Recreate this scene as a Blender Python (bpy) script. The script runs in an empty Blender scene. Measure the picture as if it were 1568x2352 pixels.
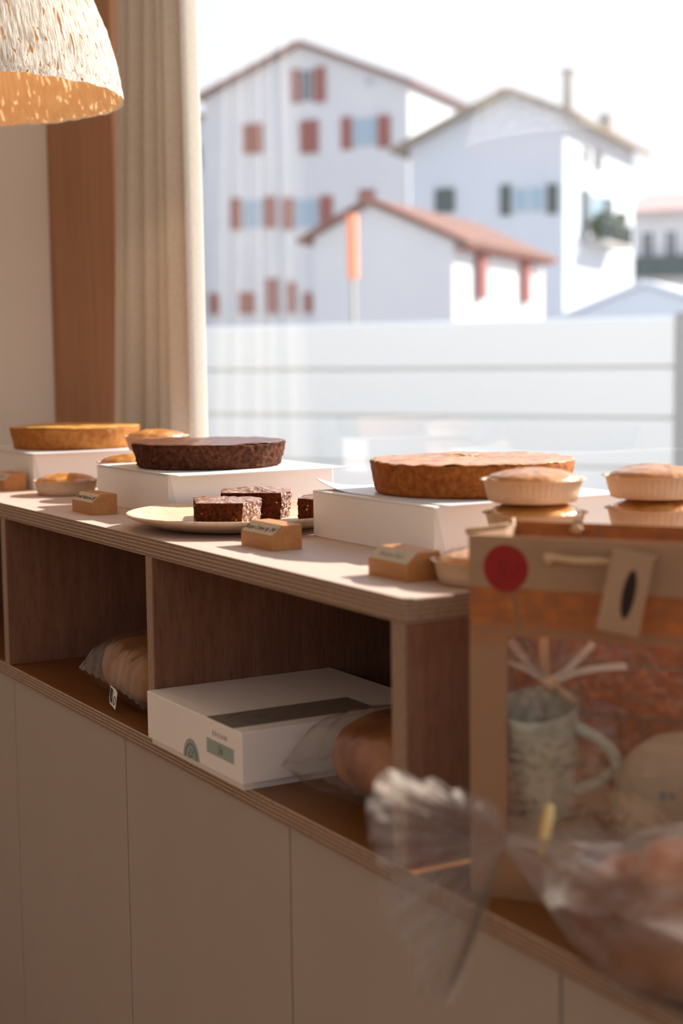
import bpy, bmesh, math, random
from math import pi, sin, cos, tan, atan2, radians, sqrt
from mathutils import Vector, Matrix, noise

S = bpy.context.scene
COL = S.collection
random.seed(7)

# ------------------------------------------------------------------ camera
cam_d = bpy.data.cameras.new('camera')
cam = bpy.data.objects.new('camera', cam_d)
COL.objects.link(cam)
# columns: image right, image up, backwards
cam.matrix_world = Matrix(((0.50149188, -0.07965154, 0.86148797, 0.0),
                           (0.86507424, 0.06037663, -0.49799722, 0.0),
                           (-0.0123475, 0.99499261, 0.09918289, 1.3675),
                           (0, 0, 0, 1)))
cam_d.sensor_fit = 'VERTICAL'
cam_d.sensor_height = 36.0
cam_d.sensor_width = 24.0
cam_d.lens = 54.8
cam_d.clip_start = 0.05
cam_d.clip_end = 500
cam_d.dof.use_dof = True
cam_d.dof.focus_distance = 2.02
cam_d.dof.aperture_fstop = 3.5
S.camera = cam

# ------------------------------------------------------------------ world, sun, exposure
W = bpy.data.worlds.new('sky')
S.world = W
W.use_nodes = True
wn, wl = W.node_tree.nodes, W.node_tree.links
bg = wn['Background']
tc = wn.new('ShaderNodeTexCoord')
sep = wn.new('ShaderNodeSeparateXYZ')
rmp = wn.new('ShaderNodeValToRGB')
wl.new(tc.outputs['Generated'], sep.inputs[0])
wl.new(sep.outputs['Z'], rmp.inputs[0])
e = rmp.color_ramp.elements
e[0].position = 0.0; e[0].color = (0.97, 0.985, 1.03, 1)
e[1].position = 0.8; e[1].color = (0.62, 0.75, 1.0, 1)
m_ = e.new(0.2); m_.color = (0.93, 0.96, 1.04, 1)
wl.new(rmp.outputs[0], bg.inputs[0])
bg.inputs[1].default_value = 1.32

sun_d = bpy.data.lights.new('sun', 'SUN')
sun_d.energy = 12.0
sun_d.color = (1.0, 0.93, 0.84)
sun_d.angle = 0.0093
sun = bpy.data.objects.new('sun', sun_d)
COL.objects.link(sun)
sun.location = (0, 20, 14)
sun.rotation_euler = Vector((-0.01, -1.0, -0.60)).to_track_quat('-Z', 'Y').to_euler()

S.view_settings.view_transform = 'Standard'
S.view_settings.look = 'None'
S.view_settings.exposure = 0.0
S.view_settings.gamma = 1.0
S.view_settings.use_curve_mapping = False
cy = S.cycles
cy.max_bounces = 10; cy.diffuse_bounces = 5; cy.glossy_bounces = 4
cy.transmission_bounces = 6; cy.transparent_max_bounces = 24
cy.caustics_reflective = False; cy.caustics_refractive = False
cy.sample_clamp_indirect = 4.0
cy.use_denoising = True
cy.use_adaptive_sampling = True; cy.adaptive_threshold = 0.02

# ------------------------------------------------------------------ helpers
ZT = 1.1505     # top of the shelf unit
ZW = 0.9        # worktop
YF = 0.74       # front edge
GLASS_Y = 1.318


class NT:
    def __init__(s, name):
        s.m = bpy.data.materials.new(name); s.m.use_nodes = True
        s.n = s.m.node_tree.nodes; s.l = s.m.node_tree.links
        s.b = s.n['Principled BSDF']; s.out = s.n['Material Output']

    def new(s, t, **kw):
        x = s.n.new(t)
        for k, v in kw.items():
            setattr(x, k, v)
        return x

    def link(s, a, b):
        s.l.new(a, b)

    def coords(s, kind='Object', scale=(1, 1, 1), rot=(0, 0, 0)):
        t = s.new('ShaderNodeTexCoord'); m = s.new('ShaderNodeMapping')
        m.inputs['Scale'].default_value = scale; m.inputs['Rotation'].default_value = rot
        s.link(t.outputs[kind], m.inputs[0])
        return m.outputs[0]

    def noise(s, scale, stretch=(1, 1, 1), detail=4, kind='Object', rough=0.55, dist=0.0):
        x = s.new('ShaderNodeTexNoise')
        x.inputs['Scale'].default_value = scale; x.inputs['Detail'].default_value = detail
        x.inputs['Roughness'].default_value = rough; x.inputs['Distortion'].default_value = dist
        s.link(s.coords(kind, stretch), x.inputs['Vector'])
        return x.outputs['Fac']

    def ramp(s, fac, stops, interp='LINEAR'):
        r = s.new('ShaderNodeValToRGB'); cr = r.color_ramp; cr.interpolation = interp
        while len(cr.elements) < len(stops):
            cr.elements.new(0.5)
        for el, (p, c) in zip(cr.elements, stops):
            el.position = p; el.color = (*c, 1) if len(c) == 3 else c
        s.link(fac, r.inputs[0])
        return r.outputs[0]

    def mix(s, fac, a, b, blend='MIX'):
        x = s.new('ShaderNodeMix', data_type='RGBA', blend_type=blend)
        for sock, v in ((x.inputs[0], fac), (x.inputs[6], a), (x.inputs[7], b)):
            if isinstance(v, (int, float)):
                sock.default_value = v
            elif isinstance(v, tuple):
                sock.default_value = (*v, 1)
            else:
                s.link(v, sock)
        return x.outputs[2]

    def math(s, op, a, b=0.0, clamp=False):
        x = s.new('ShaderNodeMath', operation=op, use_clamp=clamp)
        for sock, v in ((x.inputs[0], a), (x.inputs[1], b)):
            if isinstance(v, (int, float)):
                sock.default_value = v
            else:
                s.link(v, sock)
        return x.outputs[0]

    def bump(s, h, strength=0.3, dist=0.002):
        x = s.new('ShaderNodeBump'); x.inputs['Strength'].default_value = strength
        x.inputs['Distance'].default_value = dist
        s.link(h, x.inputs['Height']); s.link(x.outputs[0], s.b.inputs['Normal'])
        return x.outputs[0]

    def set(s, **kw):
        for k, v in kw.items():
            sock = s.b.inputs[k.replace('_', ' ')]
            if isinstance(v, tuple):
                sock.default_value = (*v, 1) if len(v) == 3 else v
            elif isinstance(v, (int, float)):
                sock.default_value = v
            else:
                s.link(v, sock)
        return s


def M(name, c1, c2=None, rough=0.6, scale=30, stretch=(1, 1, 1), lo=0.35, hi=0.65, bump=0.0, bscale=None, bdist=0.002,
      spec=0.4, coat=0.0, sheen=0.0, kind='Object', detail=4):
    t = NT(name)
    t.set(Roughness=rough)
    t.b.inputs['Specular IOR Level'].default_value = spec
    t.b.inputs['Coat Weight'].default_value = coat
    t.b.inputs['Coat Roughness'].default_value = 0.15
    t.b.inputs['Sheen Weight'].default_value = sheen
    if c2 is None:
        t.set(Base_Color=c1)
    else:
        t.set(Base_Color=t.ramp(t.noise(scale, stretch, kind=kind, detail=detail), [(lo, c1), (hi, c2)]))
    if bump:
        t.bump(t.noise(bscale or scale, stretch, kind=kind), bump, bdist)
    return t.m


def wood(name, c1, c2, c3, stretch, rough=0.55, scale=1.0, coat=0.0, spec=0.35):
    """long grain along the axis whose stretch is small"""
    t = NT(name)
    a = t.noise(scale, stretch, detail=5, rough=0.6)
    fine = t.noise(scale * 5, stretch, detail=3)
    big = t.noise(3.0, tuple(0.35 if q == min(stretch) else 1.6 for q in stretch), detail=2, dist=0.6)
    col = t.ramp(a, [(0.3, c1), (0.7, c2)])
    col = t.mix(t.math('MULTIPLY', t.ramp(fine, [(0.52, (0, 0, 0)), (0.72, (1, 1, 1))]), 0.55), col, c3)
    col = t.mix(t.math('MULTIPLY', big, 0.35), col, c3)
    t.set(Base_Color=col, Roughness=rough)
    t.b.inputs['Specular IOR Level'].default_value = spec
    t.b.inputs['Coat Weight'].default_value = coat
    t.bump(fine, 0.12, 0.001)
    return t.m


def ply_edge(name, axis, off=0.0, period=0.0046):
    t = NT(name)
    c = t.new('ShaderNodeTexCoord'); s = t.new('ShaderNodeSeparateXYZ')
    t.link(c.outputs['Object'], s.inputs[0])
    w = t.noise(14, (1, 1, 1), detail=3)
    z = t.math('ADD', s.outputs['XYZ'.index(axis)], t.math('MULTIPLY', t.math('SUBTRACT', w, 0.5), 0.0007))
    f = t.math('FRACT', t.math('DIVIDE', t.math('ADD', z, off), period))
    col = t.ramp(f, [(0.0, (0.54, 0.41, 0.29)), (0.27, (0.48, 0.35, 0.245)), (0.35, (0.20, 0.12, 0.08)), (0.62, (0.29, 0.18, 0.125)),
                     (0.92, (0.18, 0.105, 0.07)), (1.0, (0.50, 0.37, 0.26))])
    col = t.mix(t.math('MULTIPLY', t.ramp(t.noise(160, (1, 1, 1), detail=3), [(0.5, (0, 0, 0)), (0.75, (1, 1, 1))]), 0.5), col, (0.14, 0.085, 0.06))
    t.set(Base_Color=col, Roughness=0.75)
    t.bump(f, 0.25, 0.0006)
    return t.m


def schlick(t, f0, normal=None):
    """reflectance of a thin clear sheet, the same from both sides"""
    lw = t.new('ShaderNodeLayerWeight'); lw.inputs[0].default_value = 0.5
    if normal is not None:
        t.link(normal, lw.inputs['Normal'])
    return t.math('ADD', t.math('MULTIPLY', t.math('POWER', lw.outputs['Facing'], 5.0), 1 - f0), f0)


def film_mat(name, haze=0.07, tint=(0.97, 0.96, 0.95), rough=0.1, scale=40, stretch=(1, 1, 1), bdist=0.004, gain=1.5, kind='Object', hcol=0.85, gloss=(0.95, 0.94, 0.95)):
    t = NT(name)
    n = t.noise(scale, stretch, detail=5, rough=0.6, kind=kind)
    bp = t.new('ShaderNodeBump'); bp.inputs['Strength'].default_value = 0.9; bp.inputs['Distance'].default_value = bdist
    t.link(n, bp.inputs['Height'])
    tr = t.new('ShaderNodeBsdfTransparent'); tr.inputs[0].default_value = (*tint, 1)
    gl = t.new('ShaderNodeBsdfGlossy'); gl.inputs['Roughness'].default_value = rough
    gl.inputs[0].default_value = (*gloss, 1)
    t.link(bp.outputs[0], gl.inputs['Normal'])
    df = t.new('ShaderNodeBsdfDiffuse'); df.inputs[0].default_value = (hcol, hcol * 0.92, hcol * 0.86, 1)
    tl = t.new('ShaderNodeBsdfTranslucent'); tl.inputs[0].default_value = (hcol, hcol * 0.92, hcol * 0.86, 1)
    frv = schlick(t, 0.045, bp.outputs[0])
    a = t.new('ShaderNodeMixShader'); b = t.new('ShaderNodeMixShader'); d = t.new('ShaderNodeMixShader')
    d.inputs[0].default_value = 0.5
    t.link(df.outputs[0], d.inputs[1]); t.link(tl.outputs[0], d.inputs[2])
    a.inputs[0].default_value = haze
    t.link(t.math('MULTIPLY', t.ramp(n, [(0.45, (0.25, 0.25, 0.25)), (0.7, (1, 1, 1))]), haze * 2), a.inputs[0])
    t.link(tr.outputs[0], a.inputs[1]); t.link(d.outputs[0], a.inputs[2])
    t.link(t.math('MULTIPLY', frv, gain, True), b.inputs[0])
    t.link(a.outputs[0], b.inputs[1]); t.link(gl.outputs[0], b.inputs[2])
    t.link(b.outputs[0], t.out.inputs[0])
    return t.m


def obj(name, verts, faces, mats, parent=None, smooth=False, fm=None, loc=None, rot=None, uv=None):
    me = bpy.data.meshes.new(name)
    me.from_pydata([tuple(v) for v in verts], [], [tuple(f) for f in faces])
    for m in (mats if isinstance(mats, (list, tuple)) else [mats]):
        me.materials.append(m)
    if fm:
        me.polygons.foreach_set('material_index', fm)
    if smooth:
        me.polygons.foreach_set('use_smooth', [True] * len(me.polygons))
    if uv:
        ul = me.uv_layers.new(name='uv')
        ul.data.foreach_set('uv', [c for lp in me.loops for c in uv[lp.vertex_index]])
    me.validate(); me.update()
    return link(name, me, parent, loc, rot)


def link(name, me, parent=None, loc=None, rot=None):
    o = bpy.data.objects.new(name, me)
    COL.objects.link(o)
    if parent is not None:
        o.parent = parent
    if loc is not None:
        o.location = loc
    if rot is not None:
        o.rotation_euler = rot
    return o


def bm_obj(name, bm, mats, parent=None, smooth=False, loc=None, rot=None, fix=True):
    if fix:
        bmesh.ops.recalc_face_normals(bm, faces=bm.faces)
    me = bpy.data.meshes.new(name)
    bm.to_mesh(me); bm.free()
    for m in (mats if isinstance(mats, (list, tuple)) else [mats]):
        me.materials.append(m)
    if smooth:
        me.polygons.foreach_set('use_smooth', [True] * len(me.polygons))
    return link(name, me, parent, loc, rot)


def bm_box(bm, lo, hi, bev=0.0, seg=1):
    r = bmesh.ops.create_cube(bm, size=1)
    for v in r['verts']:
        v.co = Vector(tuple(lo[i] + (v.co[i] + 0.5) * (hi[i] - lo[i]) for i in range(3)))
    if bev:
        es = list({ed for v in r['verts'] for ed in v.link_edges})
        bmesh.ops.bevel(bm, geom=es, offset=bev, segments=seg, affect='EDGES', profile=0.5)


def box(name, lo, hi, mats, parent=None, bev=0.0, seg=1, loc=None, rot=None, edge_axes=None):
    """edge_axes: axes whose facing faces take material 1 (the cut edge of a board)"""
    bm = bmesh.new()
    bm_box(bm, lo, hi, bev, seg)
    if edge_axes:
        bm.normal_update()
        for f in bm.faces:
            k = max(range(3), key=lambda i: abs(f.normal[i]))
            if 'xyz'[k] in edge_axes:
                f.material_index = 1
    return bm_obj(name, bm, mats, parent, loc=loc, rot=rot)


def thing(name, label, cat, loc=(0, 0, 0), rot=(0, 0, 0), group=None):
    o = bpy.data.objects.new(name, None)
    o.empty_display_size = 0.02
    COL.objects.link(o)
    o.location = loc; o.rotation_euler = rot
    return tag(o, label, cat, group)


def tag(o, label, cat, group=None):
    o['label'] = label; o['category'] = cat
    if group:
        o['group'] = group
    return o


def struct(o):
    o['kind'] = 'structure'
    return o


def dup(root, loc, rotz, label, group=None):
    r = root.copy(); COL.objects.link(r); r.location = loc; r.rotation_euler = (0, 0, rotz); r['label'] = label
    if group:
        r['group'] = group
    for ch in list(root.children):
        c = ch.copy(); COL.objects.link(c); c.parent = r
        for g in list(ch.children):
            d = g.copy(); COL.objects.link(d); d.parent = c
    return r


def lathe(name, prof, seg, mats, parent=None, smooth=True, fn=None, cap0=False, cap1=False, loc=None, rot=None, sx=1.0, sy=1.0, fmf=None):
    """prof: list of (r, z); fn(r,z,a) -> (r,z)"""
    V, F, UV = [], [], []
    n = len(prof)
    for i, (r, z) in enumerate(prof):
        for k in range(seg):
            a = 2 * pi * k / seg
            rr, zz = fn(r, z, a) if fn else (r, z)
            V.append((rr * cos(a) * sx, rr * sin(a) * sy, zz)); UV.append((k / seg, i / (n - 1)))
    fm = []
    for i in range(n - 1):
        for k in range(seg):
            k2 = (k + 1) % seg
            F.append((i * seg + k, i * seg + k2, (i + 1) * seg + k2, (i + 1) * seg + k))
            fm.append(fmf(i) if fmf else 0)
    if cap0:
        F.append(tuple(reversed(range(seg)))); fm.append(fmf(0) if fmf else 0)
    if cap1:
        F.append(tuple((n - 1) * seg + k for k in range(seg))); fm.append(fmf(n - 2) if fmf else 0)
    return obj(name, V, F, mats, parent, smooth, fm, loc, rot, UV)


def tube(name, pts, rad, mat, parent=None, seg=8, closed=False, loc=None):
    pts = [Vector(p) for p in pts]
    V, F = [], []
    n = len(pts)
    up = Vector((0.13, 0.21, 0.97)).normalized()
    for i, p in enumerate(pts):
        d = (pts[(i + 1) % n if closed else min(i + 1, n - 1)] - pts[i - 1 if closed else max(i - 1, 0)]).normalized()
        s = d.cross(up)
        if s.length < 1e-3:
            s = d.cross(Vector((1, 0, 0)))
        s.normalize(); u = s.cross(d)
        r = rad[i] if isinstance(rad, (list, tuple)) else rad
        for k in range(seg):
            a = 2 * pi * k / seg
            V.append(p + s * cos(a) * r + u * sin(a) * r)
    for i in range(n if closed else n - 1):
        j = (i + 1) % n
        for k in range(seg):
            k2 = (k + 1) % seg
            F.append((i * seg + k, i * seg + k2, j * seg + k2, j * seg + k))
    if not closed:
        F.append(tuple(reversed(range(seg)))); F.append(tuple((n - 1) * seg + k for k in range(seg)))
    return obj(name, V, F, mat, parent, True, loc=loc)


def prism(name, poly, a0, a1, axis, mats, parent=None, loc=None, rot=None, bev=0.0):
    """poly of 2-D points in the two other axes, extruded along axis"""
    bm = bmesh.new()
    def mk(p, t):
        if axis == 'y':
            return (p[0], t, p[1])
        if axis == 'x':
            return (t, p[0], p[1])
        return (p[0], p[1], t)
    A = [bm.verts.new(mk(p, a0)) for p in poly]
    B = [bm.verts.new(mk(p, a1)) for p in poly]
    bm.faces.new(A); bm.faces.new(list(reversed(B)))
    n = len(poly)
    for i in range(n):
        bm.faces.new((A[i], B[i], B[(i + 1) % n], A[(i + 1) % n]))
    bmesh.ops.recalc_face_normals(bm, faces=bm.faces)
    if bev:
        bmesh.ops.bevel(bm, geom=list(bm.edges), offset=bev, segments=2, affect='EDGES', profile=0.5)
    return bm_obj(name, bm, mats, parent, loc=loc, rot=rot)


def text(name, body, size, mat, parent, loc, rot, shear=0.0, align='CENTER', sx=1.0):
    c = bpy.data.curves.new(name, 'FONT')
    c.body = body; c.size = size; c.shear = shear; c.align_x = align; c.align_y = 'CENTER'
    c.fill_mode = 'BOTH'; c.resolution_u = 3; c.extrude = 0.00006
    c.materials.append(mat)
    o = bpy.data.objects.new(name, c)
    COL.objects.link(o); o.parent = parent; o.location = loc; o.rotation_euler = rot; o.scale = (sx, 1, 1)
    return o


def nz(p, s, seed=0.0):
    return noise.noise(Vector((p[0] * s + seed, p[1] * s - seed * 1.7, p[2] * s + seed * 0.3)))


# ------------------------------------------------------------------ materials
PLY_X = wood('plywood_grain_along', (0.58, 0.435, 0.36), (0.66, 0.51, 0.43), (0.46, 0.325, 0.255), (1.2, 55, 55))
PLY_Z = wood('plywood_grain_upright', (0.225, 0.100, 0.060), (0.30, 0.145, 0.092), (0.11, 0.040, 0.020), (80, 80, 7), rough=0.6)  # same ply as the top board, darkened to put bay shade in the colour
BACKM = M('bay_shade_back_panel', (0.045, 0.022, 0.016), (0.06, 0.03, 0.02), rough=0.7, scale=20)  # near-black tone paints the depth of the bays' shade onto the ply
EDGE_Z = ply_edge('plywood_edge_flat', 'Z', off=-1.1275)
EDGE_ZW = ply_edge('plywood_edge_worktop', 'Z', off=-0.8805)
EDGE_X = ply_edge('plywood_edge_upright', 'X', off=1.7635, period=0.0042)
WORK = wood('worktop_oiled_ply', (0.20, 0.075, 0.018), (0.26, 0.105, 0.030), (0.11, 0.038, 0.009), (1.2, 40, 40), rough=0.42, spec=0.4)
CABM = M('taupe_cabinet_paint', (0.40, 0.345, 0.295), (0.42, 0.36, 0.31), rough=0.6, scale=6, bump=0.03, bscale=300)
CABIN = M('cabinet_core_dark', (0.09, 0.075, 0.06), rough=0.8)
WHITE_BOX = M('white_card', (0.86, 0.82, 0.785), (0.885, 0.845, 0.81), rough=0.55, scale=8)
BOX_IN = M('white_card_flap', (0.74, 0.70, 0.665), rough=0.6)
SHEET = M('coated_white_board', (0.82, 0.83, 0.86), rough=0.3, spec=0.5)
CARDW = wood('card_block_beech', (0.47, 0.20, 0.062), (0.55, 0.26, 0.09), (0.34, 0.12, 0.03), (1.5, 70, 70), rough=0.5)
LABELP = M('cream_paper_label', (0.56, 0.45, 0.32), rough=0.7)
INK = M('black_ink', (0.02, 0.018, 0.016), rough=0.6)
GREYINK = M('grey_ink', (0.23, 0.24, 0.25), rough=0.6)
PLATEW = wood('pale_ash_plate', (0.68, 0.50, 0.34), (0.78, 0.62, 0.47), (0.46, 0.27, 0.14), (1.6, 30, 30), rough=0.4, scale=1.0)
CASE = M('tan_paper_case', (0.66, 0.47, 0.31), (0.71, 0.52, 0.36), rough=0.65, scale=60)
GOLD = M('golden_glazed_crust', (0.40, 0.13, 0.018), (0.66, 0.31, 0.075), rough=0.35, scale=55, lo=0.3, hi=0.7, bump=0.8, bscale=90, coat=0.6, spec=0.6)
GOLDL = M('pale_golden_crust', (0.58, 0.25, 0.045), (0.74, 0.41, 0.11), rough=0.4, scale=60, bump=0.5, bscale=90, coat=0.2)
CAKESIDE = M('baked_brown_side', (0.21, 0.048, 0.006), (0.45, 0.155, 0.026), spec=0.2, rough=0.7, scale=130, lo=0.3, hi=0.75, bump=0.7, bscale=220, detail=6)
CAKESIDE2 = M('baked_amber_side', (0.30, 0.095, 0.016), (0.48, 0.20, 0.045), spec=0.2, rough=0.7, scale=110, lo=0.3, hi=0.75, bump=0.6, bscale=220, detail=6)
CHOCTOP = M('chocolate_crackled_top', (0.085, 0.022, 0.009), (0.19, 0.058, 0.026), rough=0.33, scale=80, lo=0.35, hi=0.7, bump=0.9, bscale=110, coat=0.3)
CHOCSIDE = M('chocolate_crumb_side', (0.035, 0.010, 0.005), (0.17, 0.058, 0.026), spec=0.15, rough=0.9, scale=150, lo=0.32, hi=0.78, bump=0.9, bscale=200, detail=7)
CRUMB = M('moist_chocolate_crumb', (0.045, 0.008, 0.002), (0.21, 0.046, 0.010), spec=0.15, rough=0.85, scale=260, lo=0.35, hi=0.75, bump=1.0, bscale=300, detail=7)
NUT = M('chopped_hazelnut', (0.62, 0.38, 0.16), rough=0.5)
BREAD = M('brown_bread_crust', (0.24, 0.09, 0.02), (0.40, 0.185, 0.06), rough=0.5, scale=16, lo=0.3, hi=0.7, bump=0.4, bscale=120)
BREAD2 = M('orange_brioche_crust', (0.20, 0.048, 0.007), (0.42, 0.165, 0.045), rough=0.4, scale=13, lo=0.38, hi=0.62, bump=0.2, bscale=60, coat=0.3)
BREAD3 = M('dark_brown_loaf_crust', (0.14, 0.036, 0.008), (0.28, 0.10, 0.03), rough=0.5, scale=13, lo=0.36, hi=0.64, bump=0.2, bscale=60)
FILM = film_mat('clear_crinkled_film', 0.03, scale=40, bdist=0.0016, gain=0.9)
FILM2 = film_mat('clear_pleated_film', 0.20, scale=30, stretch=(0.45, 1.6, 1.6), bdist=0.004, gain=1.2, rough=0.24, hcol=0.62)  # pale haze streaks paint highlights along the wrap
FILM3 = film_mat('clear_pleated_tail_film', 0.24, scale=1.0, stretch=(46, 2.0, 1), bdist=0.002, gain=0.35, rough=0.35, kind='UV', hcol=0.62, gloss=(0.80, 0.69, 0.60))  # haze streaks paint pleat highlights; tan tint stands in for the room's warm reflection
WINFILM = film_mat('clear_bag_window', 0.03, scale=9, bdist=0.006, rough=0.06, gain=1.0)
MUGM = M('sage_green_glaze', (0.40, 0.43, 0.36), rough=0.25, spec=0.5, coat=0.2)
STONEM = M('beige_stoneware', (0.43, 0.34, 0.24), (0.47, 0.375, 0.27), rough=0.5, scale=20)
REDST = M('red_sticker_paper', (0.27, 0.002, 0.004), rough=0.5)
REDDK = M('dark_red_print', (0.22, 0.0, 0.004), rough=0.5)
TEAL = M('grey_green_print', (0.33, 0.40, 0.37), rough=0.6)
GREYB = M('grey_band_print', (0.20, 0.17, 0.145), rough=0.55)
DKINK = M('dark_green_print', (0.10, 0.13, 0.125), rough=0.6)
CORD = M('kraft_twisted_cord', (0.55, 0.36, 0.21), (0.62, 0.42, 0.26), rough=0.7, scale=200)
RIBM = M('pale_grey_ribbon', (0.62, 0.57, 0.53), rough=0.35, spec=0.5)
TIE = M('gold_twist_tie', (0.75, 0.55, 0.22), rough=0.35, spec=0.5)
WALLP = M('warm_beige_wall', (0.86, 0.80, 0.71), (0.88, 0.82, 0.73), rough=0.85, scale=5)
WHITEP = M('white_ceiling_paint', (0.78, 0.75, 0.70), rough=0.9)
PANELW = wood('red_brown_ply_panel', (0.40, 0.185, 0.085), (0.50, 0.25, 0.125), (0.29, 0.115, 0.045), (14, 14, 0.8), rough=0.45)
FLOORW = wood('warm_oak_floor', (0.42, 0.285, 0.19), (0.48, 0.33, 0.225), (0.33, 0.21, 0.13), (1.0, 18, 18), rough=0.5)
FRAMEM = M('pale_window_frame', (0.55, 0.50, 0.44), rough=0.5)
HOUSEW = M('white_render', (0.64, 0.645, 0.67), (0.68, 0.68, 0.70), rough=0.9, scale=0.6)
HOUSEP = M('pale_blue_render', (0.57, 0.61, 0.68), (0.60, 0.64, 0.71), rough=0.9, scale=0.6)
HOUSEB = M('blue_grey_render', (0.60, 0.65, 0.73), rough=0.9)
SHUTR = M('oxblood_shutter', (0.30, 0.10, 0.09), rough=0.7)
SHUTG = M('dark_green_shutter', (0.075, 0.105, 0.11), rough=0.7)
PANE = M('house_window_glass', (0.30, 0.42, 0.52), rough=0.15, spec=0.6)
DKPANE = M('dark_window_glass', (0.10, 0.12, 0.14), rough=0.2, spec=0.5)
TILE = M('terracotta_roof', (0.185, 0.085, 0.066), (0.24, 0.12, 0.095), rough=0.85, scale=1.5, stretch=(6, 1, 1))
TILEP = M('faded_tile_roof', (0.50, 0.36, 0.33), (0.56, 0.42, 0.39), rough=0.85, scale=1.5)
ROOFG = M('grey_brown_roof', (0.26, 0.21, 0.17), (0.33, 0.28, 0.23), rough=0.85, scale=1.5)
STONEC = M('chimney_render', (0.42, 0.40, 0.37), rough=0.9)
HOARD = M('pale_grey_hoarding', (0.92, 0.915, 0.865), (0.94, 0.93, 0.88), rough=0.7, scale=0.7)
HOARDB = M('hoarding_recess_grey', (0.62, 0.63, 0.61), rough=0.8)
ORANGE = M('orange_marker_paint', (0.85, 0.30, 0.18), rough=0.6)
GREYP = M('grey_galvanised_post', (0.40, 0.39, 0.37), rough=0.6)
ASPH = M('pale_asphalt', (0.50, 0.49, 0.47), rough=0.9)
PLANT = M('balcony_leaf_green', (0.07, 0.10, 0.06), rough=0.8)


def kraft_mat():
    t = NT('kraft_paper')
    f = t.noise(40, (1, 1, 1), detail=5)
    t.set(Base_Color=t.ramp(f, [(0.3, (0.40, 0.255, 0.15)), (0.7, (0.47, 0.305, 0.185))]), Roughness=0.75)
    tl = t.new('ShaderNodeBsdfTranslucent'); tl.inputs[0].default_value = (0.62, 0.29, 0.10, 1)
    mx = t.new('ShaderNodeMixShader'); mx.inputs[0].default_value = 0.22
    t.link(t.b.outputs[0], mx.inputs[1]); t.link(tl.outputs[0], mx.inputs[2]); t.link(mx.outputs[0], t.out.inputs[0])
    return t.m


def brick_kraft(name, zlo, fade):
    """kraft paper printed with a rust coloured brick course; the print stops at zlo"""
    t = NT(name)
    c = t.new('ShaderNodeTexCoord'); s = t.new('ShaderNodeSeparateXYZ')
    t.link(c.outputs['Object'], s.inputs[0])
    cb = t.new('ShaderNodeCombineXYZ')
    sl = t.math('ADD', s.outputs['X'], t.math('MULTIPLY', s.outputs['Z'], 0.22))
    t.link(sl, cb.inputs[0]); t.link(s.outputs['Z'], cb.inputs[1])
    br = t.new('ShaderNodeTexBrick')
    br.inputs['Scale'].default_value = 1.0
    br.inputs['Brick Width'].default_value = 0.098; br.inputs['Row Height'].default_value = 0.047
    br.inputs['Mortar Size'].default_value = 0.0036; br.inputs['Mortar Smooth'].default_value = 0.8
    br.inputs['Color1'].default_value = (1, 1, 1, 1); br.inputs['Color2'].default_value = (0.8, 0.8, 0.8, 1)
    br.inputs['Mortar'].default_value = (0, 0, 0, 1)
    t.link(cb.outputs[0], br.inputs['Vector'])
    blot = t.noise(60, (1, 1, 1.4), detail=3)
    rust = t.ramp(blot, [(0.35, (0.32, 0.125, 0.045)), (0.62, (0.47, 0.165, 0.035)), (0.75, (0.60, 0.21, 0.035))])
    col = t.mix(br.outputs['Color'], (0.27, 0.155, 0.085), rust)
    k = t.math('MULTIPLY', t.math('SUBTRACT', s.outputs['Z'], zlo), 1.0 / fade, True)
    col = t.mix(k, (0.43, 0.255, 0.15), col)
    t.set(Base_Color=col, Roughness=0.7)
    tl = t.new('ShaderNodeBsdfTranslucent'); t.link(col, tl.inputs[0])
    mx = t.new('ShaderNodeMixShader'); mx.inputs[0].default_value = 0.25
    t.link(t.b.outputs[0], mx.inputs[1]); t.link(tl.outputs[0], mx.inputs[2]); t.link(mx.outputs[0], t.out.inputs[0])
    return t.m


KRAFT = kraft_mat()
KBRICK = brick_kraft('kraft_brick_print', 0.215, 0.03)
KBACK = brick_kraft('kraft_brick_print_inside', 0.05, 0.03)


def curtain_mat():
    t = NT('beige_linen')
    n = t.noise(500, (1, 1, 0.25), detail=2)
    c = t.ramp(n, [(0.3, (0.56, 0.49, 0.41)), (0.7, (0.66, 0.59, 0.50))])
    t.set(Base_Color=c, Roughness=0.9)
    t.b.inputs['Sheen Weight'].default_value = 0.2
    tl = t.new('ShaderNodeBsdfTranslucent'); t.link(c, tl.inputs[0])
    mx = t.new('ShaderNodeMixShader'); mx.inputs[0].default_value = 0.03
    t.link(t.b.outputs[0], mx.inputs[1]); t.link(tl.outputs[0], mx.inputs[2]); t.link(mx.outputs[0], t.out.inputs[0])
    t.bump(n, 0.3, 0.0008)
    return t.m


LINEN = curtain_mat()


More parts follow.
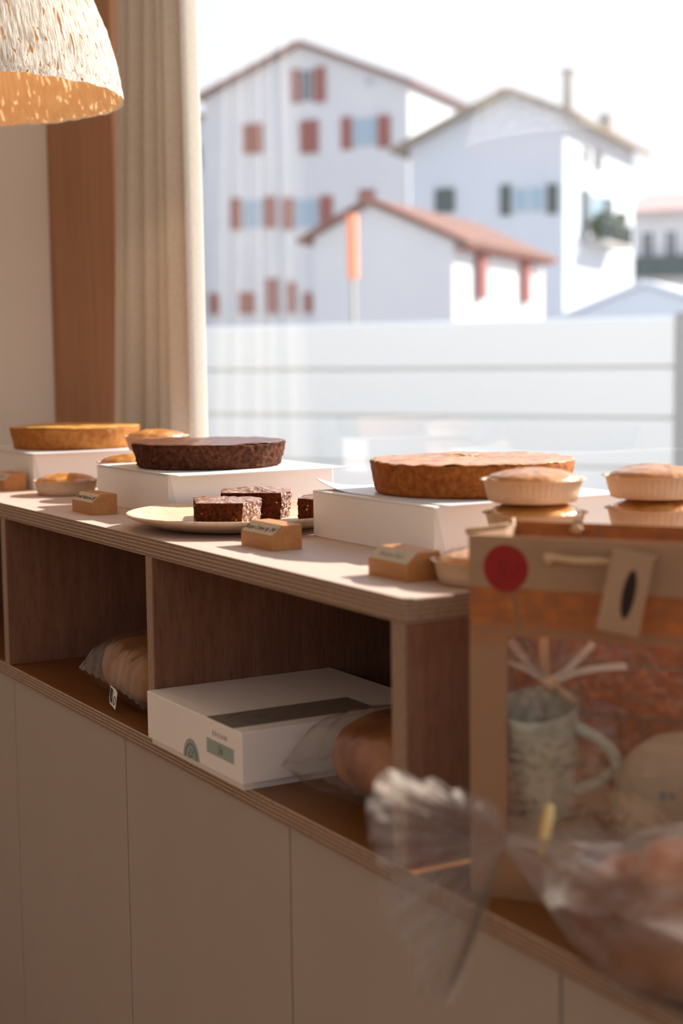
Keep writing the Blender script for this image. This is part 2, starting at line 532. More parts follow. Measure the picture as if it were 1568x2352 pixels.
def shade_mat(name, base, back, thr, holes=True, tfac=0.3, hdens=(46, 9)):
    """papery woven fibre; long slits between the strands show through"""
    t = NT(name)
    n = t.noise(1.0, (hdens[0] * 1.6, hdens[1] * 0.8, 1), detail=6, kind='UV', rough=0.7)
    c = t.ramp(n, [(0.40, base), (0.60, back)])
    t.set(Base_Color=c, Roughness=0.85)
    t.bump(n, 0.9, 0.0035)
    tl = t.new('ShaderNodeBsdfTranslucent'); tl.inputs[0].default_value = (*back, 1)
    mx = t.new('ShaderNodeMixShader'); mx.inputs[0].default_value = tfac
    t.link(t.b.outputs[0], mx.inputs[1]); t.link(tl.outputs[0], mx.inputs[2])
    last = mx.outputs[0]
    if holes:
        h = t.noise(1.0, (hdens[0], hdens[1], 1), detail=3, kind='UV', rough=0.5, dist=0.5)
        f = t.ramp(h, [(thr, (0, 0, 0)), (thr + 0.02, (1, 1, 1))])
        tr = t.new('ShaderNodeBsdfTransparent')
        mh = t.new('ShaderNodeMixShader')
        t.link(f, mh.inputs[0]); t.link(last, mh.inputs[1]); t.link(tr.outputs[0], mh.inputs[2])
        last = mh.outputs[0]
    t.link(last, t.out.inputs[0])
    return t.m


SHADE_OUT = shade_mat('woven_white_fibre', (0.32, 0.25, 0.19), (0.74, 0.67, 0.58), 0.615, True, 0.08, (230, 14))
SHADE_IN = shade_mat('honey_fibre_lining', (0.74, 0.47, 0.25), (0.84, 0.60, 0.37), 0.7, False, 0.35, (120, 12))


def glass_mat():
    t = NT('window_glass')
    tr = t.new('ShaderNodeBsdfTransparent'); tr.inputs[0].default_value = (0.985, 0.99, 0.99, 1)
    gl = t.new('ShaderNodeBsdfGlossy'); gl.inputs['Roughness'].default_value = 0.0
    mx = t.new('ShaderNodeMixShader')
    t.link(schlick(t, 0.06), mx.inputs[0]); t.link(tr.outputs[0], mx.inputs[1]); t.link(gl.outputs[0], mx.inputs[2])
    t.link(mx.outputs[0], t.out.inputs[0])
    return t.m


GLASS = glass_mat()

# ------------------------------------------------------------------ room shell
XL, XR, YB, CEIL = -3.42, 2.4, -4.6, 2.95
struct(box('floor', (XL - 0.1, YB, -0.1), (XR, 1.45, 0.0), FLOORW))
struct(box('ceiling', (XL - 0.1, YB, CEIL), (XR, 1.45, CEIL + 0.12), WHITEP))
struct(box('wall_left', (XL - 0.12, YB, 0), (XL, 1.45, CEIL), WALLP))
struct(box('wall_right', (XR, YB, 0), (XR + 0.12, 1.45, 1.75), WALLP))  # unseen wall, left open above to shape the sky light from the right
struct(box('wall_back', (XL - 0.12, YB - 0.12, 0), (XR + 0.12, YB, CEIL), WALLP))
wf = struct(box('wall_front', (XL, 1.29, 0), (XR, 1.45, 0.88), WALLP))
struct(box('trim_1', (XL, 1.285, 0.88), (XR, 1.45, 0.905), PLY_X, bev=0.002))
struct(box('wall_front_lintel', (XL, 1.29, 2.72), (XR, 1.45, CEIL), WALLP))
pil = struct(box('trim_2', (XL + 0.004, 1.22, 0.905), (-3.027, 1.40, 2.72), PANELW, bev=0.006, seg=2))
win = struct(box('window_1', (-3.027, GLASS_Y - 0.002, 0.905), (XR, GLASS_Y + 0.002, 2.72), GLASS))
for lo, hi in (((-3.027, 1.30, 2.68), (XR, 1.34, 2.72)), ((XR - 0.05, 1.30, 0.905), (XR, 1.34, 2.68))):
    box('window_frame', lo, hi, FRAMEM, win, bev=0.003)

# ------------------------------------------------------------------ worktop, cabinets, shelf unit
wt = box('worktop', (XL + 0.002, YF, ZW - 0.0195), (2.2, 1.284, ZW), [WORK, EDGE_ZW], bev=0.0012, edge_axes='xy')
tag(wt, 'long brown plywood worktop with striped front edge above the taupe cabinet doors', 'worktop')

cabs = [(-3.21, 'behind the lamp side, leftmost of the taupe cabinets'), (-2.76, 'second cabinet from the left wall'), (-2.307, 'under the packed sliced loaf bay'),
        (-1.8585, 'under the printed white cake box'), (-1.408, 'under the kraft bag and foil tail'), (-0.952, 'at the right edge under the wrapped loaf')]
labels = ['taupe cabinet with plain door at the far left end by the wall',
          'taupe cabinet whose plain door shows as a narrow strip at the left picture edge',
          'taupe cabinet with flat door below the bay holding the bagged brown loaf',
          'taupe cabinet with flat door below the printed white cake box',
          'taupe cabinet with flat door below the hanging tail of plastic film',
          'taupe cabinet with flat door below the big wrapped loaf at the right']
for (x0, _), lb in zip(cabs, labels):
    w = 0.4575 if x0 < -1.0 else 0.45
    if x0 == -3.21: w = 0.45
    if x0 == -2.76: w = 0.453
    if x0 == -2.307: w = 0.4485
    if x0 == -1.8585: w = 0.4505
    if x0 == -1.408: w = 0.456
    c = thing('base_cabinet', lb, 'cabinet', (x0, YF + 0.006, 0), group='taupe cabinets under the worktop')
    box('carcass', (0.001, 0.021, 0.10), (w - 0.001, 0.535, ZW - 0.0200), CABIN, c)
    box('door', (0.0018, 0.0, 0.085), (w - 0.0018, 0.019, ZW - 0.0205), CABM, c, bev=0.0012, seg=2)
    box('plinth', (0.001, 0.05, 0.0), (w - 0.001, 0.07, 0.099), CABIN, c)

sh = thing('shelf_unit', 'open plywood shelf unit with striped edges standing on the brown worktop', 'shelf', (-2.3, YF, ZW))
def wbox(name, lo, hi, mats, parent, **kw):
    l = parent.location
    return box(name, tuple(lo[i] - l[i] for i in range(3)), tuple(hi[i] - l[i] for i in range(3)), mats, parent, **kw)
# the striped edges use object space, so these boards keep world-aligned offsets
EDGE_ZL = ply_edge('plywood_edge_top', 'Z', off=-(1.1275 - ZW))
EDGE_XL = ply_edge('plywood_edge_divider', 'X', off=5.0, period=0.0042)
XE = -1.1675
wbox('top_board', (XL + 0.004, YF, ZT - 0.023), (XE, 1.16, ZT), [PLY_X, EDGE_ZL], sh, bev=0.0012, edge_axes='xy')
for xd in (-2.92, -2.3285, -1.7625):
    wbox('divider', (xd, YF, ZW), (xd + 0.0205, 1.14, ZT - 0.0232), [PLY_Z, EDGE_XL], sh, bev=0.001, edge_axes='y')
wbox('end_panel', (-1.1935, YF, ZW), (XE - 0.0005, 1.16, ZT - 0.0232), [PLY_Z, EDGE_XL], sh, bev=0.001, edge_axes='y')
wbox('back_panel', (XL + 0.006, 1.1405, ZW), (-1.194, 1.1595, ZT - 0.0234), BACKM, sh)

# ------------------------------------------------------------------ white cake boxes, boards, cakes
def cake_box(name, x0, y0, label, d=0.262, w=0.265, h=0.0605):
    t = thing(name, label, 'box', (x0, y0, ZT), group='white cake boxes on the shelf top')
    box('box_body', (0, 0, 0), (w, d, h), WHITE_BOX, t, bev=0.0012, seg=2)
    # glued triangular corner tab on the right face
    prism('corner_tab', [(0.0, 0.0), (0.0, h - 0.001), (0.003, h - 0.001), (0.016, 0.0)], w + 0.0001, w + 0.0011, 'x', BOX_IN, t)
    box('lid_seam', (0.001, -0.0006, h - 0.0026), (w - 0.001, 0.0006, h - 0.0008), BOX_IN, t)
    return t


bxA = cake_box('cake_box', -2.785, 0.86, 'white cake box under the golden cake by the left wall')
bxB = cake_box('cake_box', -2.232, 0.862, 'white cake box under the dark chocolate cake', h=0.0580)
bxC = cake_box('cake_box', -1.65, 0.914, 'white cake box under the large amber cake beside the tartlet stacks', h=0.0562)


def cake_sheet(x0, y0, x1, y1, label, curl, over, h):
    nx, ny = 26, 22
    t = 0.0011
    V, F = [], []
    w, d = x1 - x0, y1 - y0
    for s in (0, 1):
        for j in range(ny + 1):
            for i in range(nx + 1):
                u, v = i / nx, j / ny
                x, y = u * w, v * d
                z = 0.0004 + s * t
                if curl:
                    k = max(0.0, 1 - (u + v * 1.1) / 0.30)
                    z += 0.012 * k * k
                if over:
                    z -= 0.0
                V.append((x, y, z))
    st = (nx + 1) * (ny + 1)
    for j in range(ny):
        for i in range(nx):
            a = j * (nx + 1) + i
            F.append((a + 1, a, a + nx + 1, a + nx + 2))
            F.append((st + a, st + a + 1, st + a + nx + 2, st + a + nx + 1))
    rim = [i for i in range(nx + 1)] + [j * (nx + 1) + nx for j in range(1, ny + 1)] + [ny * (nx + 1) + i for i in range(nx - 1, -1, -1)] + [j * (nx + 1) for j in range(ny - 1, 0, -1)]
    for a, b in zip(rim, rim[1:] + rim[:1]):
        F.append((a, b, st + b, st + a))
    o = obj('cake_board', V, F, SHEET, None, loc=(x0, y0, ZT + h))
    return tag(o, label, 'board', 'white coated cake boards')


cake_sheet(-2.79, 0.856, -2.50, 1.128, 'white coated board under the golden cake by the left wall', False, False, 0.0605)
cake_sheet(-2.224, 0.860, -1.925, 1.128, 'white coated board under the dark chocolate cake, overhanging its box', False, True, 0.0580)
cake_sheet(-1.662, 0.925, -1.372, 1.178, 'white coated board with curled corner under the large amber cake', True, False, 0.0562)


def cake(name, cx, cy_, zb, R, h, top, side, label, dome, seed, score=False, flare=0.93, rag=0.0012):
    t = thing(name, label, 'cake', (cx, cy_, ZT + zb + 0.0016))
    seg = 160
    prof = [(R * flare * q, 0.0) for q in (0.3, 0.7, 0.97)] + [(R * (flare + (1 - flare) * q), h * q * 0.93) for q in [k / 14 for k in range(1, 15)]]
    prof += [(R * 0.995, h * 0.97)]
    def fn(r, z, a):
        p = (r * cos(a), r * sin(a), z)
        return r + rag * nz(p, 130, seed) * 1.3 + rag * 0.9 * nz(p, 420, seed) + 0.0016 * nz(p, 22, seed), max(0.0, z + (0.0007 * nz(p, 90, seed + 4) if z > 0.003 else 0))
    lathe('cake_side', prof, seg, side, t, fn=fn, cap0=True)
    pt = [(R * 0.997, h * 0.965), (R * 0.992, h * 0.985), (R * 0.975, h * 1.0)] + [(R * q, h + dome * (1 - q * q)) for q in [0.95 - 0.05 * k for k in range(19)]] + [(R * 0.02, h + dome)]
    def ft(r, z, a):
        p = (r * cos(a), r * sin(a), z)
        g = 0.0011 * nz(p, 60, seed + 9) + 0.0007 * nz(p, 240, seed) + 0.0018 * nz(p, 16, seed + 2)
        if score:
            x, y = p[0], p[1]
            g += 0.0009 * sin(x * 260 + 2.0 * sin(y * 30)) * (1 if abs(x) < R * .8 else .4)
            rr = sqrt((x + .03) ** 2 + (y + .01) ** 2)
            g += 0.003 * math.exp(-(rr / 0.035) ** 2) * (0.6 + 0.4 * sin(8 * a))
        return r, z + g
    lathe('cake_top', pt, seg, top, t, fn=ft, cap1=True)
    return t


cake('gateau', -2.650, 0.985, 0.0605, 0.1145, 0.0385, GOLDL, CAKESIDE2, 'large golden round cake on white box nearest the left wall', 0.002, 1.3)
cake('gateau', -2.084, 0.980, 0.0580, 0.1125, 0.0365, CHOCTOP, CHOCSIDE, 'dark chocolate round cake with crackled top on a white box', 0.001, 5.1, rag=0.0026, flare=0.92)
cake('gateau', -1.508, 1.050, 0.0562, 0.1195, 0.0385, GOLD, CAKESIDE, 'large amber round cake with scored glossy top on a white box', 0.0015, 8.7, score=True, flare=0.955)

# ------------------------------------------------------------------ name blocks
def name_block(x0, y0, words, label, size, L=0.078, inkm=INK, sx=1.0):
    t = thing('name_block', label, 'sign', (x0, y0, ZT), group='beech name blocks along the shelf edge')
    prism('wood_block', [(0, 0), (0, 0.0165), (0.0145, 0.0285), (0.0385, 0.0285), (0.0385, 0)], 0, L, 'x', CARDW, t, bev=0.0007)
    a = atan2(0.012, 0.0145)
    n = Vector((0, -sin(a), cos(a)))
    c = Vector((L / 2, 0.00725, 0.0225)) + n * 0.0005
    lab = box('paper_label', (-L / 2 + 0.0015, -0.0085, -0.0003), (L / 2 - 0.0015, 0.0085, 0.0002), LABELP, t, loc=c, rot=(a, 0, 0))
    text('lettering', words, size, inkm, lab, (-0.002, -0.0005, 0.00035), (0, 0, 0), shear=0.35, sx=sx)
    return t


name_block(-2.606, 0.812, 'Basque 4p', 'beech name block at the far left in front of the golden cake', 0.0095, inkm=GREYINK)
name_block(-2.132, 0.784, 'Chocolat Noisette 4p 20€', 'beech name block lettered Chocolat Noisette beside the wooden plate', 0.0092, sx=0.75)
name_block(-1.622, 0.802, 'Basque Crème 4p 19€', 'beech name block lettered Basque Crème in front of the sliced cake plate', 0.0092, sx=0.85)
name_block(-1.325, 0.796, 'Basque Noir', 'beech name block nearest the kraft bag with faint lettering', 0.0088, L=0.072, inkm=GREYINK)

# ------------------------------------------------------------------ plate and slices
PC = Vector((-1.800, 0.890, ZT))
pl = lathe('serving_plate', [(0.02, 0.002), (0.085, 0.001), (0.105, 0.003), (0.125, 0.0095), (0.142, 0.0155), (0.1475, 0.0185), (0.1475, 0.0205), (0.1455, 0.0213), (0.141, 0.0205),
                             (0.128, 0.0165), (0.110, 0.0135), (0.05, 0.0125), (0.02, 0.0125)], 128, PLATEW, None, cap0=True, cap1=True, loc=PC)
tag(pl, 'round pale wooden plate holding chocolate cake slices', 'plate')


def cake_slice(base, outline, crust_from, crust_to, h, seed, label, group):
    """outline: plan points (local); segments crust_from..crust_to are the baked rim; the rest are cut faces"""
    t = thing('cake_slice', label, 'cake slice', base, group=group)
    pts, kind = [], []
    n = len(outline)
    for i in range(n):
        a, b = Vector(outline[i]), Vector(outline[(i + 1) % n])
        m = max(2, int((b - a).length / 0.0014))
        for k in range(m):
            pts.append(a.lerp(b, k / m)); kind.append(1 if crust_from <= i < crust_to else 0)
    N = len(pts)
    cen = sum((p for p in pts), Vector((0, 0))) / N
    LZ = 16
    V = []
    for j in range(LZ + 1):
        z = h * j / LZ
        for k, p in enumerate(pts):
            d = (p - cen).normalized()
            q = (p[0], p[1], z)
            amp = 0.0013 * nz(q, 300, seed) + 0.0010 * nz(q, 700, seed) + 0.0008 * nz(q, 90, seed)
            if kind[k]:
                amp *= 1.7
                amp += -0.004 * (1 - z / h) ** 1.5
            V.append((p[0] + d.x * amp, p[1] + d.y * amp, z * (1 + 0.02 * nz(q, 60, seed))))
    cr, rim = [], []
    for j in range(LZ):
        for k in range(N):
            k2 = (k + 1) % N
            f = (j * N + k, j * N + k2, (j + 1) * N + k2, (j + 1) * N + k)
            (rim if kind[k] else cr).append(f)
    # top rings
    top0 = list(range(LZ * N, (LZ + 1) * N))
    rings = [top0]
    R = 9
    for r in range(1, R + 1):
        s = 1 - r / (R + 0.4)
        st = len(V)
        for k, p in enumerate(pts):
            q = cen + (p - cen) * s
            g = 0.0012 * nz((q[0], q[1], h), 150, seed) + 0.0009 * nz((q[0], q[1], h), 420, seed) + 0.0018 * nz((q[0], q[1], 0), 60, seed) + 0.0055 * (1 - s)
            V.append((q[0], q[1], h + g))
        rings.append(list(range(st, st + N)))
    topf = []
    for a, b in zip(rings, rings[1:]):
        for k in range(N):
            k2 = (k + 1) % N
            topf.append((a[k], a[k2], b[k2], b[k]))
    topf.append(tuple(rings[-1]))
    bot = [tuple(reversed(range(N)))]
    obj('crumb', V, cr + bot, CRUMB, t, False)
    obj('rim_crust', V, rim, CHOCRIM, t, False)
    obj('top_crust', V, topf, CHOCRIM2, t, True)
    # hazelnut bits showing in the cut faces, joined into one part
    bm = bmesh.new()
    rnd = random.Random(int(seed * 10))
    idx = [k for k in range(N) if not kind[k]]
    for _ in range(14):
        k = rnd.choice(idx); p = pts[k]; z = rnd.uniform(0.12, 0.85) * h
        r = bmesh.ops.create_icosphere(bm, subdivisions=1, radius=rnd.uniform(0.0007, 0.0016))
        bmesh.ops.translate(bm, verts=r['verts'], vec=(p[0], p[1], z))
    o = bm_obj('nut_pieces', bm, NUT, t, True)
    o['kind'] = 'stuff'
    return t


CHOCRIM = M('pale_crumbly_rim', (0.13, 0.04, 0.018), (0.52, 0.32, 0.23), rough=0.55, scale=170, lo=0.3, hi=0.62, bump=1.0, bscale=240, detail=6)
CHOCRIM2 = M('sugared_brown_top', (0.24, 0.095, 0.05), (0.50, 0.30, 0.22), rough=0.3, scale=110, lo=0.35, hi=0.68, bump=0.9, bscale=180, coat=0.4, spec=0.6)
ZP = ZT + 0.0127
# slice outlines: first segment is the cut face turned to the camera, then the baked rim, then the hidden cut faces
sl = [(0.0, 0.0), (0.036, 0.046), (0.020, 0.070), (-0.001, 0.090), (-0.020, 0.098), (-0.072, 0.030)]
cake_slice((-1.724, 0.792, ZP), sl, 1, 4, 0.0290, 2.2, 'chocolate cake slice nearest the plate rim, dark cut face towards the room', 'chocolate cake slices on the plate')
sl2 = [(0.0, 0.0), (0.050, 0.060), (0.030, 0.085), (0.004, 0.098), (-0.020, 0.100), (-0.058, 0.030)]
cake_slice((-1.790, 0.858, ZP), sl2, 1, 4, 0.0335, 6.4, 'chocolate cake slice standing just behind the front slice on the plate', 'chocolate cake slices on the plate')
sl3 = [(0.0, 0.0), (0.030, 0.014), (0.036, 0.050), (0.030, 0.062), (0.0, 0.066), (-0.036, 0.030)]
cake_slice((-1.704, 0.922, ZP), sl3, 1, 4, 0.0290, 9.1, 'chocolate cake slice at the right of the plate half behind the white box', 'chocolate cake slices on the plate')

# ------------------------------------------------------------------ tartlets in paper cases
def tartlet_proto():
    t = thing('tartlet', '', 'tartlet', (0, 0, 0), group='small cakes in pleated paper cases')
    seg = 144
    def flute(r, z, a):
        k = min(1.0, z / 0.02)
        return r + 0.0007 * cos(48 * a) * (0.5 + 0.5 * k), z
    R = 0.0445
    lathe('paper_case', [(0.02, 0.0003), (R - 0.003, 0.0003), (R, 0.0015), (R + 0.0025, 0.010), (R + 0.005, 0.0215), (R + 0.0085, 0.0228), (R + 0.0088, 0.0236), (R + 0.0045, 0.0226),
                         (R + 0.0015, 0.010), (R - 0.001, 0.0035), (0.02, 0.0028)], seg, CASE, t, fn=flute, cap0=True, cap1=True)
    pr = [(R + 0.0035, 0.0195), (R + 0.0028, 0.0235), (R - 0.002, 0.0275)] + [((R - 0.002) * q, 0.0275 + 0.0068 * (1 - q * q)) for q in (0.92, 0.82, 0.7, 0.55, 0.4, 0.25, 0.1)]
    def ft(r, z, a):
        p = (r * cos(a), r * sin(a), z)
        return r, z + 0.0008 * nz(p, 140, 3.3) + 0.0006 * sin(p[0] * 700) * (1 if r < R * 0.85 else 0.2) + 0.0008 * nz(p, 50, 1)
    lathe('cake_filling', pr, 96, GOLD, t, fn=ft, cap1=True)
    return t


tp = tartlet_proto()
PITCH = 0.0340
spots = [(-2.410, 0.877, 0, 'single tartlet in paper case behind the Chocolat Noisette block'),
         (-1.213, 0.860, 0, 'single tartlet beside the last name block, half hidden by the kraft bag')]
for st, (x, y, nn, where) in enumerate([(-1.270, 0.962, 3, 'stack beside the amber cake'), (-1.232, 1.090, 3, 'stack at the right edge above the kraft bag'),
                                        (-2.377, 1.026, 3, 'stack in front of the linen curtain'), (-2.290, 0.942, 2, 'short stack by the chocolate cake box')]):
    for k in range(nn):
        pos = {0: 'bottom', nn - 1: 'topmost'}.get(k, 'middle')
        spots.append((x + 0.002 * (k % 2), y - 0.0015 * k, k * PITCH, '%s tartlet of the %s' % (pos, where)))
for i, (x, y, z, lb) in enumerate(spots):
    if i == 0:
        tp.location = (x, y, ZT + z); tp['label'] = lb
    else:
        dup(tp, (x, y, ZT + z), 0.7 * i, lb)

# ------------------------------------------------------------------ printed cake box in the right bay
pb = thing('printed_box', 'wide white cake box printed with green emblem and grey band in the open bay', 'box', (-1.7415, 0.729, ZW))
bw, bd, b0, bh = 0.2585, 0.258, 0.007, 0.0650
box('box_base', (0.004, 0.004, 0.0), (bw - 0.004, bd - 0.004, 0.03), BOX_IN, pb)
box('box_lid', (0, 0, b0), (bw, bd, bh), WHITE_BOX, pb, bev=0.0015, seg=2)
box('grey_band', (0.168, 0.0012, bh), (0.2345, 0.185, bh + 0.0004), GREYB, pb)
ov = tube('band_emblem', [(0.2005 + 0.026 * cos(a), 0.050 + 0.036 * sin(a), bh + 0.0005) for a in [2 * pi * k / 40 for k in range(40)]], 0.0005, DKINK, pb, seg=6, closed=True)
lf = []
for q in (0.6, 1.5, 2.5, 3.6):
    lf.append([(0.2005, 0.050), (0.2005 + 0.006 * cos(q + 0.4), 0.050 + 0.006 * sin(q + 0.4)), (0.2005 + 0.013 * cos(q), 0.050 + 0.013 * sin(q)), (0.2005 + 0.006 * cos(q - 0.4), 0.050 + 0.006 * sin(q - 0.4))])
V, F = [], []
for q in lf:
    F.append(tuple(range(len(V), len(V) + 4))); V += [(a, b, bh + 0.0007) for a, b in q]
obj('emblem_leaves', V, F, DKINK, ov)
pn = box('green_panel', (0.171, -0.0005, 0.0260), (0.2395, 0.0002, 0.0425), TEAL, pb)
text('panel_number', '56', 0.0125, DKINK, pn, (0.207, -0.0007, 0.0342), (pi / 2, 0, 0))
text('box_lettering', 'E R O A N', 0.0078, GREYINK, pb, (0.2045, -0.0004, 0.0505), (pi / 2, 0, 0), sx=1.05)
# half-round emblem cut off by the lower edge of the lid
ea = [pi * k / 24 for k in range(25)]
em = obj('round_emblem', [(0.128 + 0.0215 * cos(a), -0.0004, 0.0082 + 0.0235 * sin(a)) for a in ea], [tuple(range(25))], TEAL, pb)
tube('emblem_ring', [(0.128 + 0.0155 * cos(a), -0.0006, 0.0082 + 0.017 * sin(a)) for a in ea], 0.00045, DKINK, em, seg=6)
V, F = [], []
for cx_, cz_, q in ((0.122, 0.0135, 2.4), (0.127, 0.0185, 1.7), (0.133, 0.0165, 0.9), (0.130, 0.0115, 0.2), (0.124, 0.0095, 2.9)):
    F.append(tuple(range(len(V), len(V) + 4)))
    V += [(cx_ + r * cos(q + d), -0.0007, cz_ + r * sin(q + d)) for r, d in ((0.0032, 0), (0.0014, pi / 2), (0.0032, pi), (0.0014, -pi / 2))]
obj('emblem_leaves', V, F, DKINK, em)

# ------------------------------------------------------------------ loaves in film bags
def pillow_film(name, parent, L, Wd, ht, hb, seed, mat, seam=0.03, nx=70, ny=44, bend=0.0):
    def grid(sign):
        out = []
        for j in range(ny + 1):
            for i in range(nx + 1):
                u, v = 2 * i / nx - 1, 2 * j / ny - 1
                fx = max(0.0, 1 - abs(u) ** 4.5) ** 0.55; fy = max(0.0, 1 - abs(v) ** 5.0) ** 0.5
                f = fx * fy
                pinch = 1 - 0.03 * (1 - abs(u) ** 2)
                x = u * L / 2 * (1 - 0.05 * (1 - v * v)); y = v * Wd / 2 * pinch
                edge = max(abs(u), abs(v))
                wv = 0.0045 * nz((x * 1.0, y * 1.0, sign), 45, seed) + 0.0022 * nz((x, y, sign), 120, seed) + 0.0016 * sin(26 * v + 3 * nz((x, y, 0), 20, seed)) * (abs(u) ** 4) + 0.0016 * sin(30 * u + 2) * abs(v) ** 4
                z = seam + bend * u + (ht if sign > 0 else -hb) * f + (wv if sign > 0 else wv * 0.35) * min(1, f * 3 + 0.3)
                if edge > 0.995:
                    z = seam + bend * u + 0.0016 * sin(26 * v) * abs(u) ** 4 + 0.0016 * sin(30 * u) * abs(v) ** 4
                out.append((x, y, max(z, 0.0006)))
        return out
    A, B = grid(1), grid(-1)
    V = A + B
    st = len(A); F = []
    for j in range(ny):
        for i in range(nx):
            a = j * (nx + 1) + i
            F.append((a, a + 1, a + nx + 2, a + nx + 1)); F.append((st + a + 1, st + a, st + a + nx + 1, st + a + nx + 2))
    # flat crimped seals at both ends
    o = obj(name, V, F, mat, parent, True)
    for s in (-1, 1):
        P, Q = [], []
        m = 60
        for k in range(m + 1):
            v = 2 * k / m - 1
            x0 = s * L / 2; z = seam + bend * s + 0.0016 * sin(26 * v)
            P.append((x0 - s * 0.001, v * Wd / 2, z)); Q.append((x0 + s * 0.012, v * Wd / 2 * 0.98, z + 0.001 * sin(60 * v)))
        obj('seal_strip', P + Q, [(k, k + 1, m + 2 + k, m + 1 + k) for k in range(m)], mat, o, True)
    return o


def loaf_mesh(name, parent, a, b, c, mat, seed, sq=2.6, cz=None, scores=0, loc=(0, 0, 0), rz=0.0):
    V, F = [], []
    nu, nv = 64, 36
    def sp(t, e):
        return math.copysign(abs(t) ** e, t)
    for j in range(nv + 1):
        ph = -pi / 2 + pi * j / nv
        for i in range(nu):
            th = 2 * pi * i / nu
            x = a * sp(cos(ph), 2 / sq) * sp(cos(th), 2 / sq); y = b * sp(cos(ph), 2 / sq) * sp(sin(th), 2 / sq); z = c * sp(sin(ph), 2 / 2.3)
            p = (x, y, z)
            g = 1 + 0.045 * nz(p, 22, seed) + 0.02 * nz(p, 60, seed)
            if scores and z > 0:
                g -= 0.05 * max(0, cos(x / a * pi * scores)) ** 8 * (z / c)
            V.append((x * g, y * g, max(z * g, -c * 0.98)))
    for j in range(nv):
        for i in range(nu):
            i2 = (i + 1) % nu
            F.append((j * nu + i, j * nu + i2, (j + 1) * nu + i2, (j + 1) * nu + i))
    return obj(name, V, F, mat, parent, True, loc=loc, rot=(0, 0, rz))


# loaf in the left bay
l1 = thing('bagged_loaf', 'brown loaf in clear film bag with recycling label in the left bay', 'bread', (-1.942, 0.886, ZW), rot=(0, 0, radians(-2)))
loaf_mesh('bread', l1, 0.112, 0.112, 0.040, BREAD, 1.7, sq=4.0, loc=(-0.003, -0.004, 0.0435))
f1 = pillow_film('film_bag', l1, 0.254, 0.252, 0.061, 0.029, 3.1, FILM, seam=0.030, bend=-0.004)
tagm = M('white_label_paper', (0.80, 0.79, 0.77), rough=0.5)
lb1 = obj('recycling_label', [(-0.016, 0, 0.013), (-0.013, 0, -0.004), (-0.006, 0, -0.011), (0.003, 0, -0.012), (0.016, 0, -0.015), (0.014, 0, 0.007), (0.006, 0, 0.011)], [(0, 1, 2, 3, 4, 5, 6)], tagm, f1,
          loc=(0.016, -0.1262, 0.0185), rot=(radians(-12), 0, 0))
obj('leaf_print', [(-0.014, -0.0003, 0.011), (-0.011, -0.0003, -0.003), (-0.006, -0.0003, -0.008), (0.001, -0.0003, -0.0085), (-0.003, -0.0003, -0.001), (-0.004, -0.0003, 0.009)], [(0, 1, 2, 3, 4, 5)], INK, lb1)
V = []
tube('ring_print', [(0.0085 + 0.0038 * cos(a), -0.0004, -0.004 + 0.0055 * sin(a)) for a in [2 * pi * k / 20 for k in range(20)]], 0.0005, INK, lb1, seg=5, closed=True)
tube('stem_print', [(-0.004 + 0.0045 * sin(q), -0.0004, 0.009 - 0.0085 * q) for q in [k / 8 * 2.2 for k in range(9)]], 0.0003, INK, lb1, seg=5)

# loaf in the right bay
l2 = thing('bagged_brioche', 'golden loaf in clear film bag at the right end of the open bay', 'bread', (-1.342, 0.888, ZW), rot=(0, 0, radians(1)))
loaf_mesh('bread', l2, 0.104, 0.098, 0.046, BREAD2, 4.4, sq=2.9, loc=(0.006, -0.003, 0.0495))
pillow_film('film_bag', l2, 0.258, 0.232, 0.068, 0.0290, 7.7, FILM, seam=0.030, bend=0.004)

# big loaf wrapped in film at the right, its neck and tail hanging over the edge
AX = Vector((0.70, 0.714, 0)).normalized()
l3 = thing('wrapped_loaf', 'big brown loaf in crinkled film with twisted tail at the right worktop edge', 'bread', (-0.805, 0.790, ZW), rot=(0, 0, atan2(AX.y, AX.x)))
loaf_mesh('bread', l3, 0.140, 0.080, 0.054, BREAD3, 9.3, sq=2.4, loc=(0.016, 0, 0.0580), scores=3)
V, F = [], []
NA, NR = 110, 54
for i in range(NA + 1):
    u = i / NA
    x = -0.168 + 0.345 * u
    if u < 0.16:
        k = u / 0.16; r = 0.008 + (0.055 - 0.008) * (k ** 1.2)
    else:
        k = (u - 0.16) / 0.84; r = 0.055 + 0.043 * sin(min(1.0, k * 2.2) * pi / 2) if k < 0.78 else 0.098 * sqrt(max(0, 1 - ((k - 0.78) / 0.22) ** 2)) + 0.001
    for j in range(NR):
        a = 2 * pi * j / NR
        pl_ = sin(11 * a + 4 * nz((x, a, 0), 2, 1)) * 0.10 * max(0.0, 1 - u * 2.6) + 0.055 * nz((x * 22, cos(a) * 1.6, sin(a) * 1.6), 1.0, 2.0) + 0.03 * nz((x * 60, cos(a) * 4, sin(a) * 4), 1.0, 5.0)
        rr = r * (1 + pl_)
        zc = 0.0575 + 0.05 * max(0.0, 1 - u * 4.0)
        ca = math.copysign(abs(cos(a)) ** 0.8, cos(a)); sa = math.copysign(abs(sin(a)) ** 0.8, sin(a))
        V.append((x, rr * 1.0 * ca, max(0.0007 if x > -0.09 else -1, zc + rr * 0.73 * sa)))
for i in range(NA):
    for j in range(NR):
        j2 = (j + 1) % NR
        F.append((i * NR + j, i * NR + j2, (i + 1) * NR + j2, (i + 1) * NR + j))
obj('film_wrap', V, F, FILM2, l3, True)
